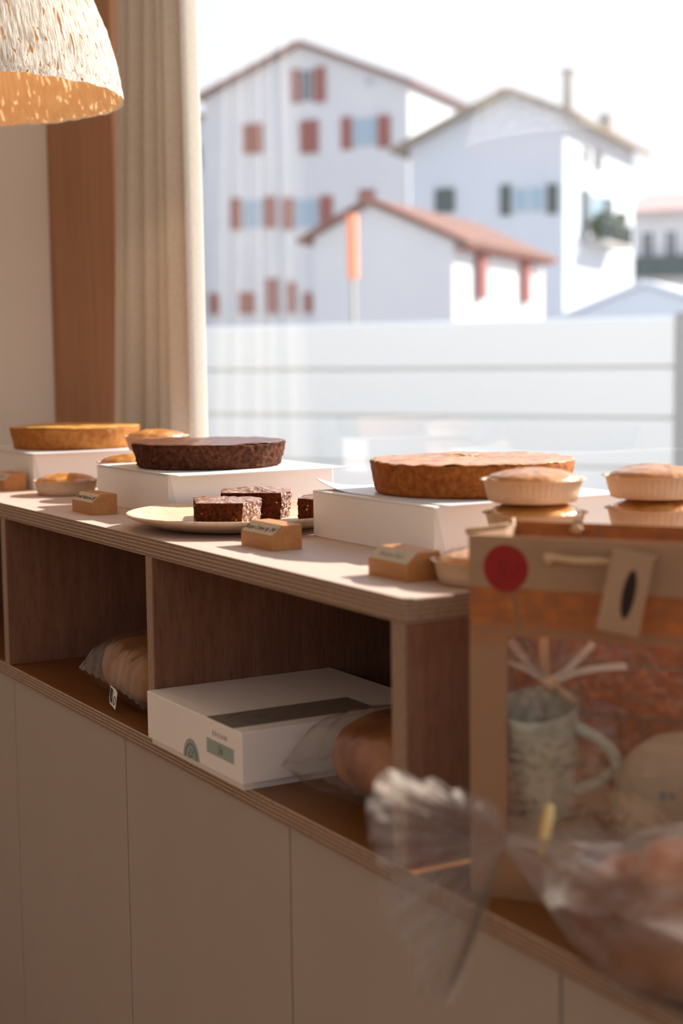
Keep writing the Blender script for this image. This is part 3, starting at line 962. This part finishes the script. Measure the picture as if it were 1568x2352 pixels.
# fan-shaped tail: pleated film radiating from the neck (local frame of the loaf)
def to_local(p):
    q = Vector(p) - Vector((-0.805, 0.790, ZW))
    return (q.dot(AX), q.dot(Vector((-AX.y, AX.x, 0))), q.z)
NECK = Vector((-0.805, 0.790, ZW)) + AX * -0.166 + Vector((0, 0, 0.1075))
rim = [(-0.893, 0.640, 1.047), (-0.895, 0.602, 1.064), (-0.918, 0.566, 1.076), (-0.925, 0.550, 1.056), (-0.920, 0.552, 1.025), (-0.915, 0.558, 0.990), (-0.903, 0.566, 0.955), (-0.892, 0.575, 0.920),
       (-0.885, 0.588, 0.908), (-0.884, 0.597, 0.922), (-0.886, 0.608, 0.942)]
rim = [Vector(p) for p in rim]
for layer in range(2):
    V, F, UV = [], [], []
    NTT, NRR = 260, 26
    for i in range(NTT + 1):
        t = i / NTT * (len(rim) - 1)
        k = min(int(t), len(rim) - 2); e_ = rim[k].lerp(rim[k + 1], t - k)
        dirn = e_ - NECK
        for j in range(NRR + 1):
            r = j / NRR
            th = i / NTT
            amp = (0.003 + 0.011 * r) * (1 if layer == 0 else 1.3)
            w = sin(2 * pi * (15 + 4 * layer) * th + 2.0 * nz((th * 6, r * 2, layer), 1.0, 3.0) + layer * 1.5) + 0.9 * nz((th * 30, r * 5, layer), 1.0, 7.0)
            nrm = Vector((0.86, -0.50, 0.05))
            p = NECK + dirn * (r * (1.0 + 0.10 * nz((th * 14, 0.0, layer), 1.0, 1.0) - 0.06 * layer)) + nrm * (amp * w * 0.75 * min(1, r * 2.5) + (0.010 if layer else -0.006) * r)
            V.append(to_local(p)); UV.append((th, r))
    for i in range(NTT):
        for j in range(NRR):
            a = i * (NRR + 1) + j
            F.append((a, a + 1, a + NRR + 2, a + NRR + 1))
    obj('film_tail', V, F, FILM3, l3, True, uv=UV)
tube('twist_tie', [to_local((-0.8955, 0.684, 1.000)), to_local((-0.8955, 0.687, 1.014)), to_local((-0.8953, 0.690, 1.027)), to_local((-0.8950, 0.692, 1.038))], [0.003, 0.0042, 0.0045, 0.003], TIE, l3)

# ------------------------------------------------------------------ kraft gift bag and what stands in it
BO = Vector((-1.0896, 0.7553, ZW))
bu = Vector((0.83, 0.56, 0)).normalized()
bang = atan2(bu.y, bu.x)
kb = thing('gift_bag', 'brown kraft gift bag with red sticker and clear window, standing on the worktop', 'bag', BO, rot=(0, 0, bang))
BW, BD, BH = 0.262, 0.118, 0.3148
wx0, wx1, wz0, wz1 = 0.034, BW - 0.034, 0.045, 0.2305
th = 0.0007
bm = bmesh.new()
for lo, hi in (((0, 0, 0), (BW, th, wz0)), ((0, 0, wz0), (wx0, th, wz1)), ((wx1, 0, wz0), (BW, th, wz1)), ((0, 0, wz1), (BW, th, BH))):
    bm_box(bm, lo, hi)
bmesh.ops.remove_doubles(bm, verts=bm.verts, dist=1e-5)
fp = bm_obj('front_panel', bm, KBRICK, kb)
box('window_film', (wx0 - 0.004, th + 0.0003, wz0 - 0.004), (wx1 + 0.004, th + 0.0006, wz1 + 0.004), WINFILM, kb)
box('back_panel', (0, BD - th, 0), (BW, BD, BH), KBACK, kb)
for x in (0.0, BW - th):
    V = [(x, th, 0), (x, BD / 2, 0), (x, BD - th, 0), (x, th, BH), (x + (0.012 if x == 0 else -0.012), BD / 2, BH), (x, BD - th, BH)]
    obj('side_gusset', V, [(0, 1, 4, 3), (1, 2, 5, 4)], KRAFT, kb)
box('bag_base', (0.001, th, 0.0002), (BW - 0.001, BD - th, 0.001), KRAFT, kb)
box('card_insert', (0.003, 0.004, 0.0012), (0.100, BD - 0.004, 0.0555), KRAFT, kb)
box('card_insert', (0.1005, 0.004, 0.0012), (BW - 0.003, BD - 0.004, 0.0265), KRAFT, kb)
box('turned_rim', (-0.0002, -0.0012, BH - 0.0438), (BW + 0.0002, -0.0001, BH + 0.0006), KRAFT, kb)
box('turned_rim', (0.0, BD + 0.0001, BH - 0.04), (BW, BD + 0.0011, BH + 0.0004), KRAFT, kb)
st = lathe('red_sticker', [(0.001, 0.0), (0.0200, 0.0), (0.0200, 0.0003), (0.001, 0.0003)], 48, REDST, kb, False, cap0=True, cap1=True, loc=(0.0335, -0.0013, 0.2880), rot=(pi / 2, 0, 0))
obj('sticker_mark', [(0.004, -0.010, 0.0005), (0.010, -0.007, 0.0005), (0.015, 0.004, 0.0005), (0.011, 0.007, 0.0005), (0.009, 0.000, 0.0005)], [(0, 1, 2, 3, 4)], REDDK, st)
obj('sticker_mark', [(-0.004, 0.010, 0.0005), (-0.006, 0.003, 0.0005), (-0.004, -0.008, 0.0005), (0.001, -0.010, 0.0005), (-0.001, 0.002, 0.0005)], [(0, 1, 2, 3, 4)], REDDK, st)
# front cord handle, folded down against the bag
hp = []
for k in range(25):
    u = k / 24
    hp.append((0.072 + 0.068 * u, -0.004 - 0.006 * sin(pi * u), 0.2985 + 0.0006 * sin(pi * u * 2) + 0.0008 * cos(9 * u)))
tube('cord_handle', hp, [0.0042 if k in (0, 1, 23, 24) else 0.0031 for k in range(25)], CORD, kb)
for hx in (0.072, 0.140):
    lathe('cord_knot', [(0.0005, -0.005), (0.0042, -0.003), (0.0052, 0), (0.0042, 0.003), (0.0005, 0.005)], 14, CORD, kb, loc=(hx, -0.0045, 0.298), rot=(pi / 2, 0, 0))
# rear handle: knots on the inside and the cord lying towards the shelf
for hx in (-0.002, 0.060):
    tube('cord_knot', [(hx, BD - 0.004, BH - 0.014), (hx + 0.0008, BD - 0.006, BH - 0.006), (hx + 0.0004, BD - 0.005, BH + 0.0035)] if hx < 0 else [(hx, BD - 0.004, BH - 0.009), (hx, BD - 0.007, BH - 0.004), (hx, BD - 0.004, BH + 0.002)],
         [0.0022, 0.0035, 0.0026] if hx < 0 else [0.004, 0.0065, 0.004], CORD, kb)
tube('cord_handle', [(-0.002, BD - 0.001, BH - 0.004), (-0.016, BD - 0.003, BH - 0.006), (-0.030, BD - 0.008, BH - 0.008), (-0.044, BD - 0.014, BH - 0.010)], 0.0030, CORD, kb)
# folded paper tag; a flat dark patch paints the shadow in its slot
tgo = box('hang_tag', (-0.017, -0.0006, -0.066), (0.017, 0.0006, 0.0), KRAFT, kb, bev=0.0003, loc=(0.149, -0.022, 0.309), rot=(radians(-10), radians(10), radians(8)))
box('tag_fold', (-0.017, 0.0, -0.0008), (0.017, 0.020, 0.0004), KRAFT, tgo)
obj('tag_slot', [(0.003 + 0.0052 * cos(a), -0.0008, -0.034 + 0.020 * sin(a)) for a in [2 * pi * k / 24 for k in range(24)]], [tuple(range(24))], M('tag_slot_shadow', (0.02, 0.01, 0.006), rough=0.9), tgo)


def bag_pt(u, d, z):
    n = Vector((-bu.y, bu.x, 0))
    return BO + bu * u + n * d + Vector((0, 0, z))


# mug inside the bag
mz = 0.0558
mg = thing('mug', 'sage green mug behind the clear window of the kraft bag', 'mug', bag_pt(0.0500, 0.060, mz + 0.007), rot=Matrix.Rotation(bang, 3, 'Z').__matmul__(Matrix.Rotation(radians(15), 3, 'X')).to_euler())
lathe('mug_body', [(0.005, 0.002), (0.020, 0.0), (0.0235, 0.003), (0.0270, 0.03), (0.0318, 0.07), (0.0356, 0.1045), (0.0348, 0.1062), (0.0334, 0.1045), (0.0296, 0.07), (0.0246, 0.03), (0.021, 0.007), (0.005, 0.006)],
      72, MUGM, mg, cap0=True, cap1=True)
hp = [(0.0325 - 0.006 * k / 20 + 0.037 * sin(pi * k / 20) ** 0.8, 0.0, 0.088 - 0.063 * k / 20) for k in range(21)]
tube('handle', hp, 0.0058, MUGM, mg, seg=12)
# round stoneware dish standing on edge
ds = thing('dish', 'round beige stoneware dish upright at the right inside the kraft bag', 'dish', bag_pt(0.1745, 0.046, 0.0270 + 0.0607), rot=(radians(84), 0, bang + radians(4)))
lathe('dish_body', [(0.004, 0.010), (0.030, 0.010), (0.042, 0.004), (0.058, 0.0), (0.061, 0.001), (0.0605, 0.003), (0.046, 0.008), (0.030, 0.0145), (0.004, 0.0145)], 72, STONEM, ds, cap0=True, cap1=True)
obj('dish_mark', [(-0.018, 0.004, 0.0147), (-0.012, 0.004, 0.0147), (-0.012, 0.012, 0.0147), (-0.018, 0.011, 0.0147), (-0.009, 0.004, 0.0147), (-0.004, 0.005, 0.0147), (-0.005, 0.011, 0.0147), (-0.009, 0.012, 0.0147)], [(0, 1, 2, 3), (4, 5, 6, 7)], GREYINK, ds)
# cellophane gathered over the mug, with its ribbon bow
cw = thing('cellophane_wrap', 'clear cellophane gathered over the sage mug with a ribbon bow', 'wrapping', bag_pt(0.057, 0.052, mz), rot=(0, 0, bang))
V, F = [], []
rows = [(0.001, 0.0395), (0.02, 0.0415), (0.05, 0.043), (0.08, 0.0425), (0.105, 0.0405), (0.112, 0.033), (0.118, 0.019), (0.1235, 0.006), (0.126, 0.0045), (0.131, 0.009), (0.140, 0.020), (0.150, 0.029), (0.158, 0.036)]
NR = 120
for i, (z, r) in enumerate(rows):
    for j in range(NR):
        a = 2 * pi * j / NR
        amp = 0.03 + 0.16 * max(0.0, min(1.0, (z - 0.095) / 0.03))
        rr = r * (1 + amp * sin(13 * a + 1.7 * nz((cos(a), sin(a), z * 20), 1.3, 2)) + 0.05 * nz((cos(a) * 3, sin(a) * 3, z * 40), 1, 4))
        V.append((rr * cos(a) * (1.0 + (0.62 if 0 < i < 5 and cos(a) > 0 else 0.0) * max(0, cos(a)) ** 2), rr * sin(a) * 0.98, z + 0.004 * nz((cos(a) * 2, sin(a) * 2, z), 1, 9)))
for i in range(len(rows) - 1):
    for j in range(NR):
        j2 = (j + 1) % NR
        F.append((i * NR + j, i * NR + j2, (i + 1) * NR + j2, (i + 1) * NR + j))
obj('wrap_film', V, F, FILM, cw, True)


def ribbon(name, pts, w, mat, parent, nrm=(0, -1, 0)):
    pts = [Vector(p) for p in pts]
    V, F = [], []
    for i, p in enumerate(pts):
        d = (pts[min(i + 1, len(pts) - 1)] - pts[max(i - 1, 0)]).normalized()
        s = d.cross(Vector(nrm)).normalized() * (w / 2)
        o_ = Vector(nrm) * 0.0004
        V += [p - s, p + s, p + s + o_, p - s + o_]
    for i in range(len(pts) - 1):
        a, b = 4 * i, 4 * i + 4
        for k in range(4):
            F.append((a + k, a + (k + 1) % 4, b + (k + 1) % 4, b + k))
    F += [(0, 1, 2, 3), tuple(4 * (len(pts) - 1) + k for k in (3, 2, 1, 0))]
    return obj(name, V, F, mat, parent)


KX = 0.0
def arc(p0, p1, sag, n=10):
    p0, p1 = Vector(p0), Vector(p1)
    return [p0.lerp(p1, k / n) + Vector((0, -0.004 * sin(pi * k / n), sag * sin(pi * k / n))) for k in range(n + 1)]
ribbon('ribbon_tail', arc((0.002, -0.009, 0.1285), (0.071, -0.016, 0.1485), 0.004), 0.0058, RIBM, cw)
ribbon('ribbon_tail', arc((-0.002, -0.009, 0.1285), (-0.036, -0.014, 0.1440), 0.003), 0.0055, RIBM, cw)
ribbon('ribbon_tail', arc((0.002, -0.009, 0.1300), (0.041, -0.014, 0.1660), -0.004), 0.0060, RIBM, cw)
ribbon('ribbon_tail', arc((-0.002, -0.009, 0.1300), (-0.034, -0.014, 0.1640), -0.003), 0.0060, RIBM, cw)
ribbon('kraft_strip', arc((0.0, -0.012, 0.1250), (-0.002, -0.016, 0.1680), 0.0), 0.0085, CORD, cw)
ribbon('ribbon_tail', arc((0.004, -0.009, 0.1270), (0.024, -0.014, 0.1130), 0.003), 0.0050, CORD, cw)
lathe('knot', [(0.0005, -0.006), (0.0065, -0.004), (0.0080, 0), (0.0065, 0.004), (0.0005, 0.006)], 16, CORD, cw, loc=(0, -0.010, 0.1275), rot=(pi / 2, 0, 0))

# ------------------------------------------------------------------ curtain
def curtain():
    nu, nv = 360, 60
    z0, z1 = 0.93, 2.70
    def plan(u, top):
        k = 1 - top
        x0, x1 = -2.850 - 0.13 * k, -2.605 + 0.012 * k
        x = x0 + (x1 - x0) * u
        ph = 2 * pi * (5.2 * u + 0.12 * sin(2 * pi * u * 1.3)) + 0.5
        amp = 0.034 + 0.005 * sin(7 * u)
        y = 1.212 + amp * (2 * abs(cos(ph / 2)) ** 4 - 1) + 0.004 * sin(ph * 2.1 + 1.0)
        x += 0.016 * cos(ph) * (0.6 + 0.4 * k)
        if u > 0.90:
            q = (u - 0.90) / 0.10
            xe = x0 + (x1 - x0) * 0.90
            ye = 1.180
            qs = min(1.0, q / 0.25)
            x2 = xe + 0.014 * sin(min(q * 4, 1) * pi / 2) - 0.028 * max(0, q - 0.2)
            y2 = ye + 0.055 * max(0, q - 0.1)
            x = x * (1 - qs) + x2 * qs; y = y * (1 - qs) + y2 * qs
        return x, y
    V, F = [], []
    for s in (0, 1):
        for j in range(nv + 1):
            v = j / nv
            z = z0 + (z1 - z0) * v
            top = min(1.0, v / 0.75)
            for i in range(nu + 1):
                u = i / nu
                x, y = plan(u, top)
                if u > 0.86:
                    x += 0.035 * (u - 0.86) / 0.14 * (1 - top) ** 1.5
                y += 0.004 * nz((u * 9, v * 3, 0), 1.0, 2.0)
                V.append((x, y + 0.0012 * s, z))
    st = (nu + 1) * (nv + 1)
    for j in range(nv):
        for i in range(nu):
            a = j * (nu + 1) + i
            F.append((a, a + 1, a + nu + 2, a + nu + 1)); F.append((st + a + 1, st + a, st + a + nu + 1, st + a + nu + 2))
    return V, F


V, F = curtain()
cu = thing('curtain', 'beige linen curtain hanging in folds at the left of the window', 'curtain', (-2.76, 1.212, 2.70))
obj('curtain_cloth', [(a + 2.76, b - 1.212, c - 2.70) for a, b, c in V], F, LINEN, cu, True)
tube('curtain_rail', [(-0.26, 0, 0.005), (0.9, 0, 0.005)], 0.009, FRAMEM, cu)

# ------------------------------------------------------------------ pendant lamp
LP = Vector((-2.3538, 0.6827, 1.7562))
lamp = thing('pendant_lamp', 'woven white fibre dome pendant lamp with honey lining hanging at top left', 'lamp', LP)
RL = 0.268
def shade_prof(dr):
    return [((RL + dr), 0.0), (RL + dr - 0.003, 0.015), (RL + dr - 0.010, 0.05), (RL + dr - 0.024, 0.10), (RL + dr - 0.043, 0.15), (RL + dr - 0.070, 0.20), (RL + dr - 0.106, 0.25), (RL + dr - 0.150, 0.29), (RL + dr - 0.205, 0.32), (0.03, 0.332)]
def wob(r, z, a):
    p = (r * cos(a), r * sin(a), z)
    return r + 0.0025 * nz(p, 30, 2) + 0.0015 * nz(p, 110, 5), z + 0.0025 * nz(p, 40, 8) * (1 if z < 0.02 else 0.2)
def fine(pr, n=6):
    out = []
    for (a, b), (c, d) in zip(pr, pr[1:]):
        out += [(a + (c - a) * k / n, b + (d - b) * k / n) for k in range(n)]
    return out + [pr[-1]]
lathe('lamp_shade', fine(shade_prof(0.0)), 220, SHADE_OUT, lamp, fn=wob)
lathe('shade_lining', fine([(r - 0.004, z + 0.001) for r, z in shade_prof(0.0)]), 220, SHADE_IN, lamp, fn=wob)
tube('rim_thread', [(0.2525 * cos(a) , 0.2525 * sin(a), -0.002) for a in (-0.9, -0.897)], 0.001, SHADE_IN, lamp)
tube('cord', [(0, 0, 0.33), (0, 0, CEIL - LP.z)], 0.003, INK, lamp)
lathe('socket', [(0.004, 0.20), (0.02, 0.205), (0.02, 0.26), (0.012, 0.30), (0.012, 0.335)], 24, FRAMEM, lamp, cap0=True, cap1=True)
bulb_m = NT('warm_bulb'); bulb_m.set(Emission_Color=(1.0, 0.72, 0.42)); bulb_m.b.inputs['Emission Strength'].default_value = 2.5
lathe('bulb', [(0.001, 0.12), (0.018, 0.126), (0.029, 0.145), (0.026, 0.172), (0.014, 0.195), (0.012, 0.204)], 24, bulb_m.m, lamp, cap0=True)
bl_d = bpy.data.lights.new('bulb_light', 'POINT'); bl_d.energy = 2.0; bl_d.color = (1.0, 0.70, 0.42); bl_d.shadow_soft_size = 0.03
bl = bpy.data.objects.new('bulb_light', bl_d); COL.objects.link(bl); bl.parent = lamp; bl.location = (0, 0, 0.105)

# ------------------------------------------------------------------ outside: ground, hoarding, houses
gr = struct(box('ground', (-140, -60, -0.35), (60, 160, -0.12), ASPH))
HA = atan2(0.6014, 0.799)
FA = atan2(0.5295, 0.8483)
fn_ = thing('hoarding', 'pale grey hoarding of wide horizontal panels across the street', 'fence', (-6.865, 6.244, -0.12), rot=(0, 0, FA))
for seg_x0, seg_x1 in ((-9.0, -0.03), (0.06, 3.0)):
    for k in range(6):
        z1 = 1.70 - 0.298 * k
        prism('panel', [(0.004, z1 - 0.288), (-0.010, z1 - 0.280), (-0.010, z1 - 0.03), (0.012, z1 - 0.004), (0.030, z1 - 0.002), (0.030, z1 - 0.288)], seg_x0, seg_x1, 'x', HOARD, fn_)
    box('backing_board', (seg_x0, 0.031, 0.0), (seg_x1, 0.05, 1.69), HOARDB, fn_)
for px in (-9.05, 0.015, 3.05):
    box('post', (px - 0.04, -0.02, 0.0), (px + 0.04, 0.06, 1.72), GREYP, fn_, bev=0.006)

mp = thing('marker_post', 'slim orange and grey marker post behind the hoarding', 'post', (-12.14, 7.165, -0.12), rot=(0, 0, FA))
lathe('post_foot', [(0.01, 0.0), (0.12, 0.0), (0.11, 0.05), (0.03, 0.07)], 20, GREYP, mp, cap0=True, cap1=True)
box('grey_shaft', (-0.022, -0.02, 0.05), (0.022, 0.02, 2.18), GREYP, mp)
box('orange_sleeve', (-0.042, -0.04, 2.18), (0.042, 0.04, 2.75), ORANGE, mp, bev=0.006)


def house(name, label, loc, outline, depth, wallm, roofm, ov=0.35, rt=0.22, side_ov=0.3):
    h = thing(name, label, 'house', (loc[0], loc[1], -0.12), rot=(0, 0, HA), group='white houses beyond the hoarding')
    (xl, zl), (xa, za), (xr, zr) = outline
    prism('wall', [(xl, 0), (xr, 0), (xr, zr), (xa, za), (xl, zl)], 0, depth, 'y', wallm, h)
    for (x0, z0), (x1, z1) in (((xa, za), (xl, zl)), ((xa, za), (xr, zr))):
        d = Vector((x1 - x0, z1 - z0)).normalized()
        e1 = Vector((x1, z1)) + d * side_ov
        n = Vector((-d.y, d.x)); n = n if n.y > 0 else -n
        a = Vector((x0, z0)) + n * 0.01; b = e1 + n * 0.01
        prism('roof_slope', [tuple(a), tuple(b), tuple(b + n * rt), tuple(a + n * rt + Vector((0, 0.02)))], -ov, depth + ov, 'y', roofm, h)
    return h


def fshutter(h, x0, x1, z0, z1, m):
    box('shutter', (x0, -0.09, z0), (x1, -0.01, z1), m, h)


def fwindow(h, x0, x1, z0, z1, m=None):
    w = box('window', (x0, -0.05, z0), (x1, 0.02, z1), HOUSEW, h)
    mid = (x0 + x1) / 2
    for a, b in ((x0 + 0.05, mid - 0.03), (mid + 0.03, x1 - 0.05)):
        box('pane', (a, -0.06, z0 + 0.05), (b, -0.049, z1 - 0.05), m or PANE, w)


def swindow(h, x, y0, y1, z0, z1, m):
    w = box('window', (x - 0.02, y0, z0), (x + 0.05, y1, z1), STONEC, h)
    box('pane', (x + 0.049, y0 + 0.06, z0 + 0.06), (x + 0.06, y1 - 0.06, z1 - 0.06), m, w)


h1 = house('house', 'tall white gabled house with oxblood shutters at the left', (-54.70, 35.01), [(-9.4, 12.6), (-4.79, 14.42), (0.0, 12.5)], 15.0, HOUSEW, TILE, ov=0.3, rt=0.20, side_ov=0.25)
for r in ((-5.2, -4.83, 12.1, 13.5), (-4.17, -3.67, 12.05, 13.5), (-7.49, -7.09, 10.15, 11.38), (-7.05, -6.6, 10.15, 11.38), (-4.86, -4.48, 10.0, 11.36), (-4.42, -4.02, 10.0, 11.36), (-2.97, -2.5, 10.05, 11.37),
          (-1.34, -0.80, 10.02, 11.32), (-8.18, -7.68, 6.98, 8.32), (-6.56, -6.05, 6.98, 8.3), (-5.72, -5.21, 6.88, 8.2), (-3.99, -3.41, 6.88, 8.2), (-2.21, -1.53, 7.3, 8.35),
          (-9.3, -8.85, 3.38, 4.3), (-7.85, -7.13, 3.38, 4.3), (-6.54, -5.99, 3.36, 4.85), (-5.56, -5.15, 3.36, 4.66), (-4.78, -4.4, 3.36, 4.2)):
    fshutter(h1, *r, SHUTR)
fwindow(h1, -2.45, -1.38, 10.08, 11.32); fwindow(h1, -4.8, -4.2, 12.1, 13.45, DKPANE); fwindow(h1, -7.62, -6.6, 7.0, 8.25, PANE); fwindow(h1, -5.15, -4.05, 6.9, 8.15, PANE)
fwindow(h1, -1.9, -1.5, 12.5, 12.9, PANE)

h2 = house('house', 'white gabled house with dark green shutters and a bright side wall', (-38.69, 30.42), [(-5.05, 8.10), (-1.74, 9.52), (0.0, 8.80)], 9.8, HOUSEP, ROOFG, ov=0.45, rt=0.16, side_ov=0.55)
fshutter(h2, -4.19, -3.55, 6.0, 6.75, SHUTG)
fshutter(h2, -2.03, -1.70, 5.82, 6.75, SHUTG); fshutter(h2, -0.52, -0.20, 5.8, 6.7, SHUTG)
fwindow(h2, -1.66, -0.56, 5.85, 6.68)
swindow(h2, 0, 2.25, 3.0, 7.55, 8.1, DKPANE); swindow(h2, 0, 3.7, 4.8, 7.5, 8.2, DKPANE); swindow(h2, 0, 3.0, 5.0, 5.75, 6.7, PANE)
for y0, y1 in ((2.1, 2.75), (5.2, 6.2)):
    box('shutter', (0.01, y0, 5.5), (0.10, y1, 6.75), SHUTG, h2)
bal = box('balcony', (0.0, 2.1, 5.0), (0.8, 6.1, 5.12), STONEC, h2)
for k in range(14):
    box('baluster', (0.72, 2.15 + k * 0.3, 5.12), (0.78, 2.2 + k * 0.3, 5.7), SHUTG, bal)
box('balcony_rail', (0.70, 2.1, 5.7), (0.80, 6.1, 5.77), SHUTG, bal)
bm = bmesh.new(); rnd = random.Random(4)
for k in range(40):
    r = bmesh.ops.create_icosphere(bm, subdivisions=1, radius=rnd.uniform(0.12, 0.28))
    bmesh.ops.translate(bm, verts=r['verts'], vec=(rnd.uniform(0.35, 0.65), rnd.uniform(2.4, 5.8), rnd.uniform(5.35, 6.0)))
o = bm_obj('balcony_plants', bm, PLANT, h2); o['kind'] = 'stuff'
ch = box('chimney', (-0.33, 1.0, 8.7), (-0.03, 1.4, 10.25), STONEC, h2, bev=0.03)
box('chimney_cap', (-0.40, 0.93, 10.25), (0.04, 1.47, 10.33), STONEC, ch)
box('chimney', (-0.55, 6.6, 8.9), (-0.1, 7.2, 9.75), STONEC, h2)

h3 = house('house', 'low white outbuilding with red tiled roof and red posts, nearest the hoarding', (-22.61, 15.36), [(-2.62, 3.62), (-1.53, 4.14), (0.0, 3.46)], 5.75, HOUSEW, TILE, ov=0.12, rt=0.10, side_ov=0.30)
for y0 in (1.2, 4.05):
    box('timber_post', (0.01, y0, 2.5), (0.12, y0 + 0.42, 3.42), SHUTR, h3)
for k in range(11):
    y0 = 0.2 + k * 0.52
    box('rafter_end', (0.0, y0, 3.30), (0.26, y0 + 0.09, 3.36), SHUTR, h3)

h4 = thing('house', 'pale terraced house with faded tile roof and dark balcony at the right edge', 'house', (-56.49, 48.09, -0.12), rot=(0, 0, HA), group='white houses beyond the hoarding')
box('wall', (0.0, 0.0, 0.0), (7.0, 6.0, 7.9), HOUSEW, h4)
prism('roof_slope', [(-0.5, 7.75), (5.0, 9.1), (5.0, 9.25), (-0.5, 7.95)], -0.2, 7.2, 'x', TILEP, h4)
fwindow(h4, 0.65, 1.25, 5.8, 7.05, DKPANE); fwindow(h4, 1.75, 2.3, 5.8, 7.05, DKPANE); fwindow(h4, 2.9, 3.5, 5.8, 7.05, DKPANE)
bal4 = box('balcony', (0.2, -0.9, 4.75), (6.8, 0.0, 4.9), STONEC, h4)
box('balcony_front', (0.2, -0.9, 4.9), (6.8, -0.84, 5.85), SHUTG, bal4)
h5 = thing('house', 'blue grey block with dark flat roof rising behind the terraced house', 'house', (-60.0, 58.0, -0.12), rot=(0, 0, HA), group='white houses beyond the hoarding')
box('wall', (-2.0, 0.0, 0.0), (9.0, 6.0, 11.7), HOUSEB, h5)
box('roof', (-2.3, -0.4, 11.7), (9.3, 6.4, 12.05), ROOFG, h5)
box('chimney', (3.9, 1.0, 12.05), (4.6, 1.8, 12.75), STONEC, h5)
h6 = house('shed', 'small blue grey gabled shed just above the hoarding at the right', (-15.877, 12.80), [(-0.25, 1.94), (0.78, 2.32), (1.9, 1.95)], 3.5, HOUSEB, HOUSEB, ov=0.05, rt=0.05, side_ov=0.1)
h7 = house('shed', 'small outbuilding with red tiled roof behind the grey shed at the right', (-17.6, 16.1), [(0.55, 2.20), (2.4, 2.72), (4.2, 2.30)], 3.0, HOUSEW, TILE, ov=0.1, rt=0.10, side_ov=0.15)
h8 = house('house', 'distant house with red roof partly hidden by the curtain edge', (-69.27, 32.95), [(-5.0, 12.2), (-3.0, 13.6), (-0.2, 12.9)], 6.0, HOUSEW, TILE, ov=0.3, rt=0.25, side_ov=0.3)
fwindow(h8, -1.6, -0.4, 10.5, 11.8, DKPANE)

# ------------------------------------------------------------------ lettering becomes plain mesh
bpy.context.view_layer.update()
dg = bpy.context.evaluated_depsgraph_get()
for o in [q for q in S.objects if q.type == 'FONT']:
    me = bpy.data.meshes.new_from_object(o.evaluated_get(dg))
    nm = o.name.split('.')[0]
    par, lo, ro, sc = o.parent, o.location.copy(), o.rotation_euler.copy(), o.scale.copy()
    bpy.data.objects.remove(o)
    n = link(nm, me, par, lo, ro); n.scale = sc
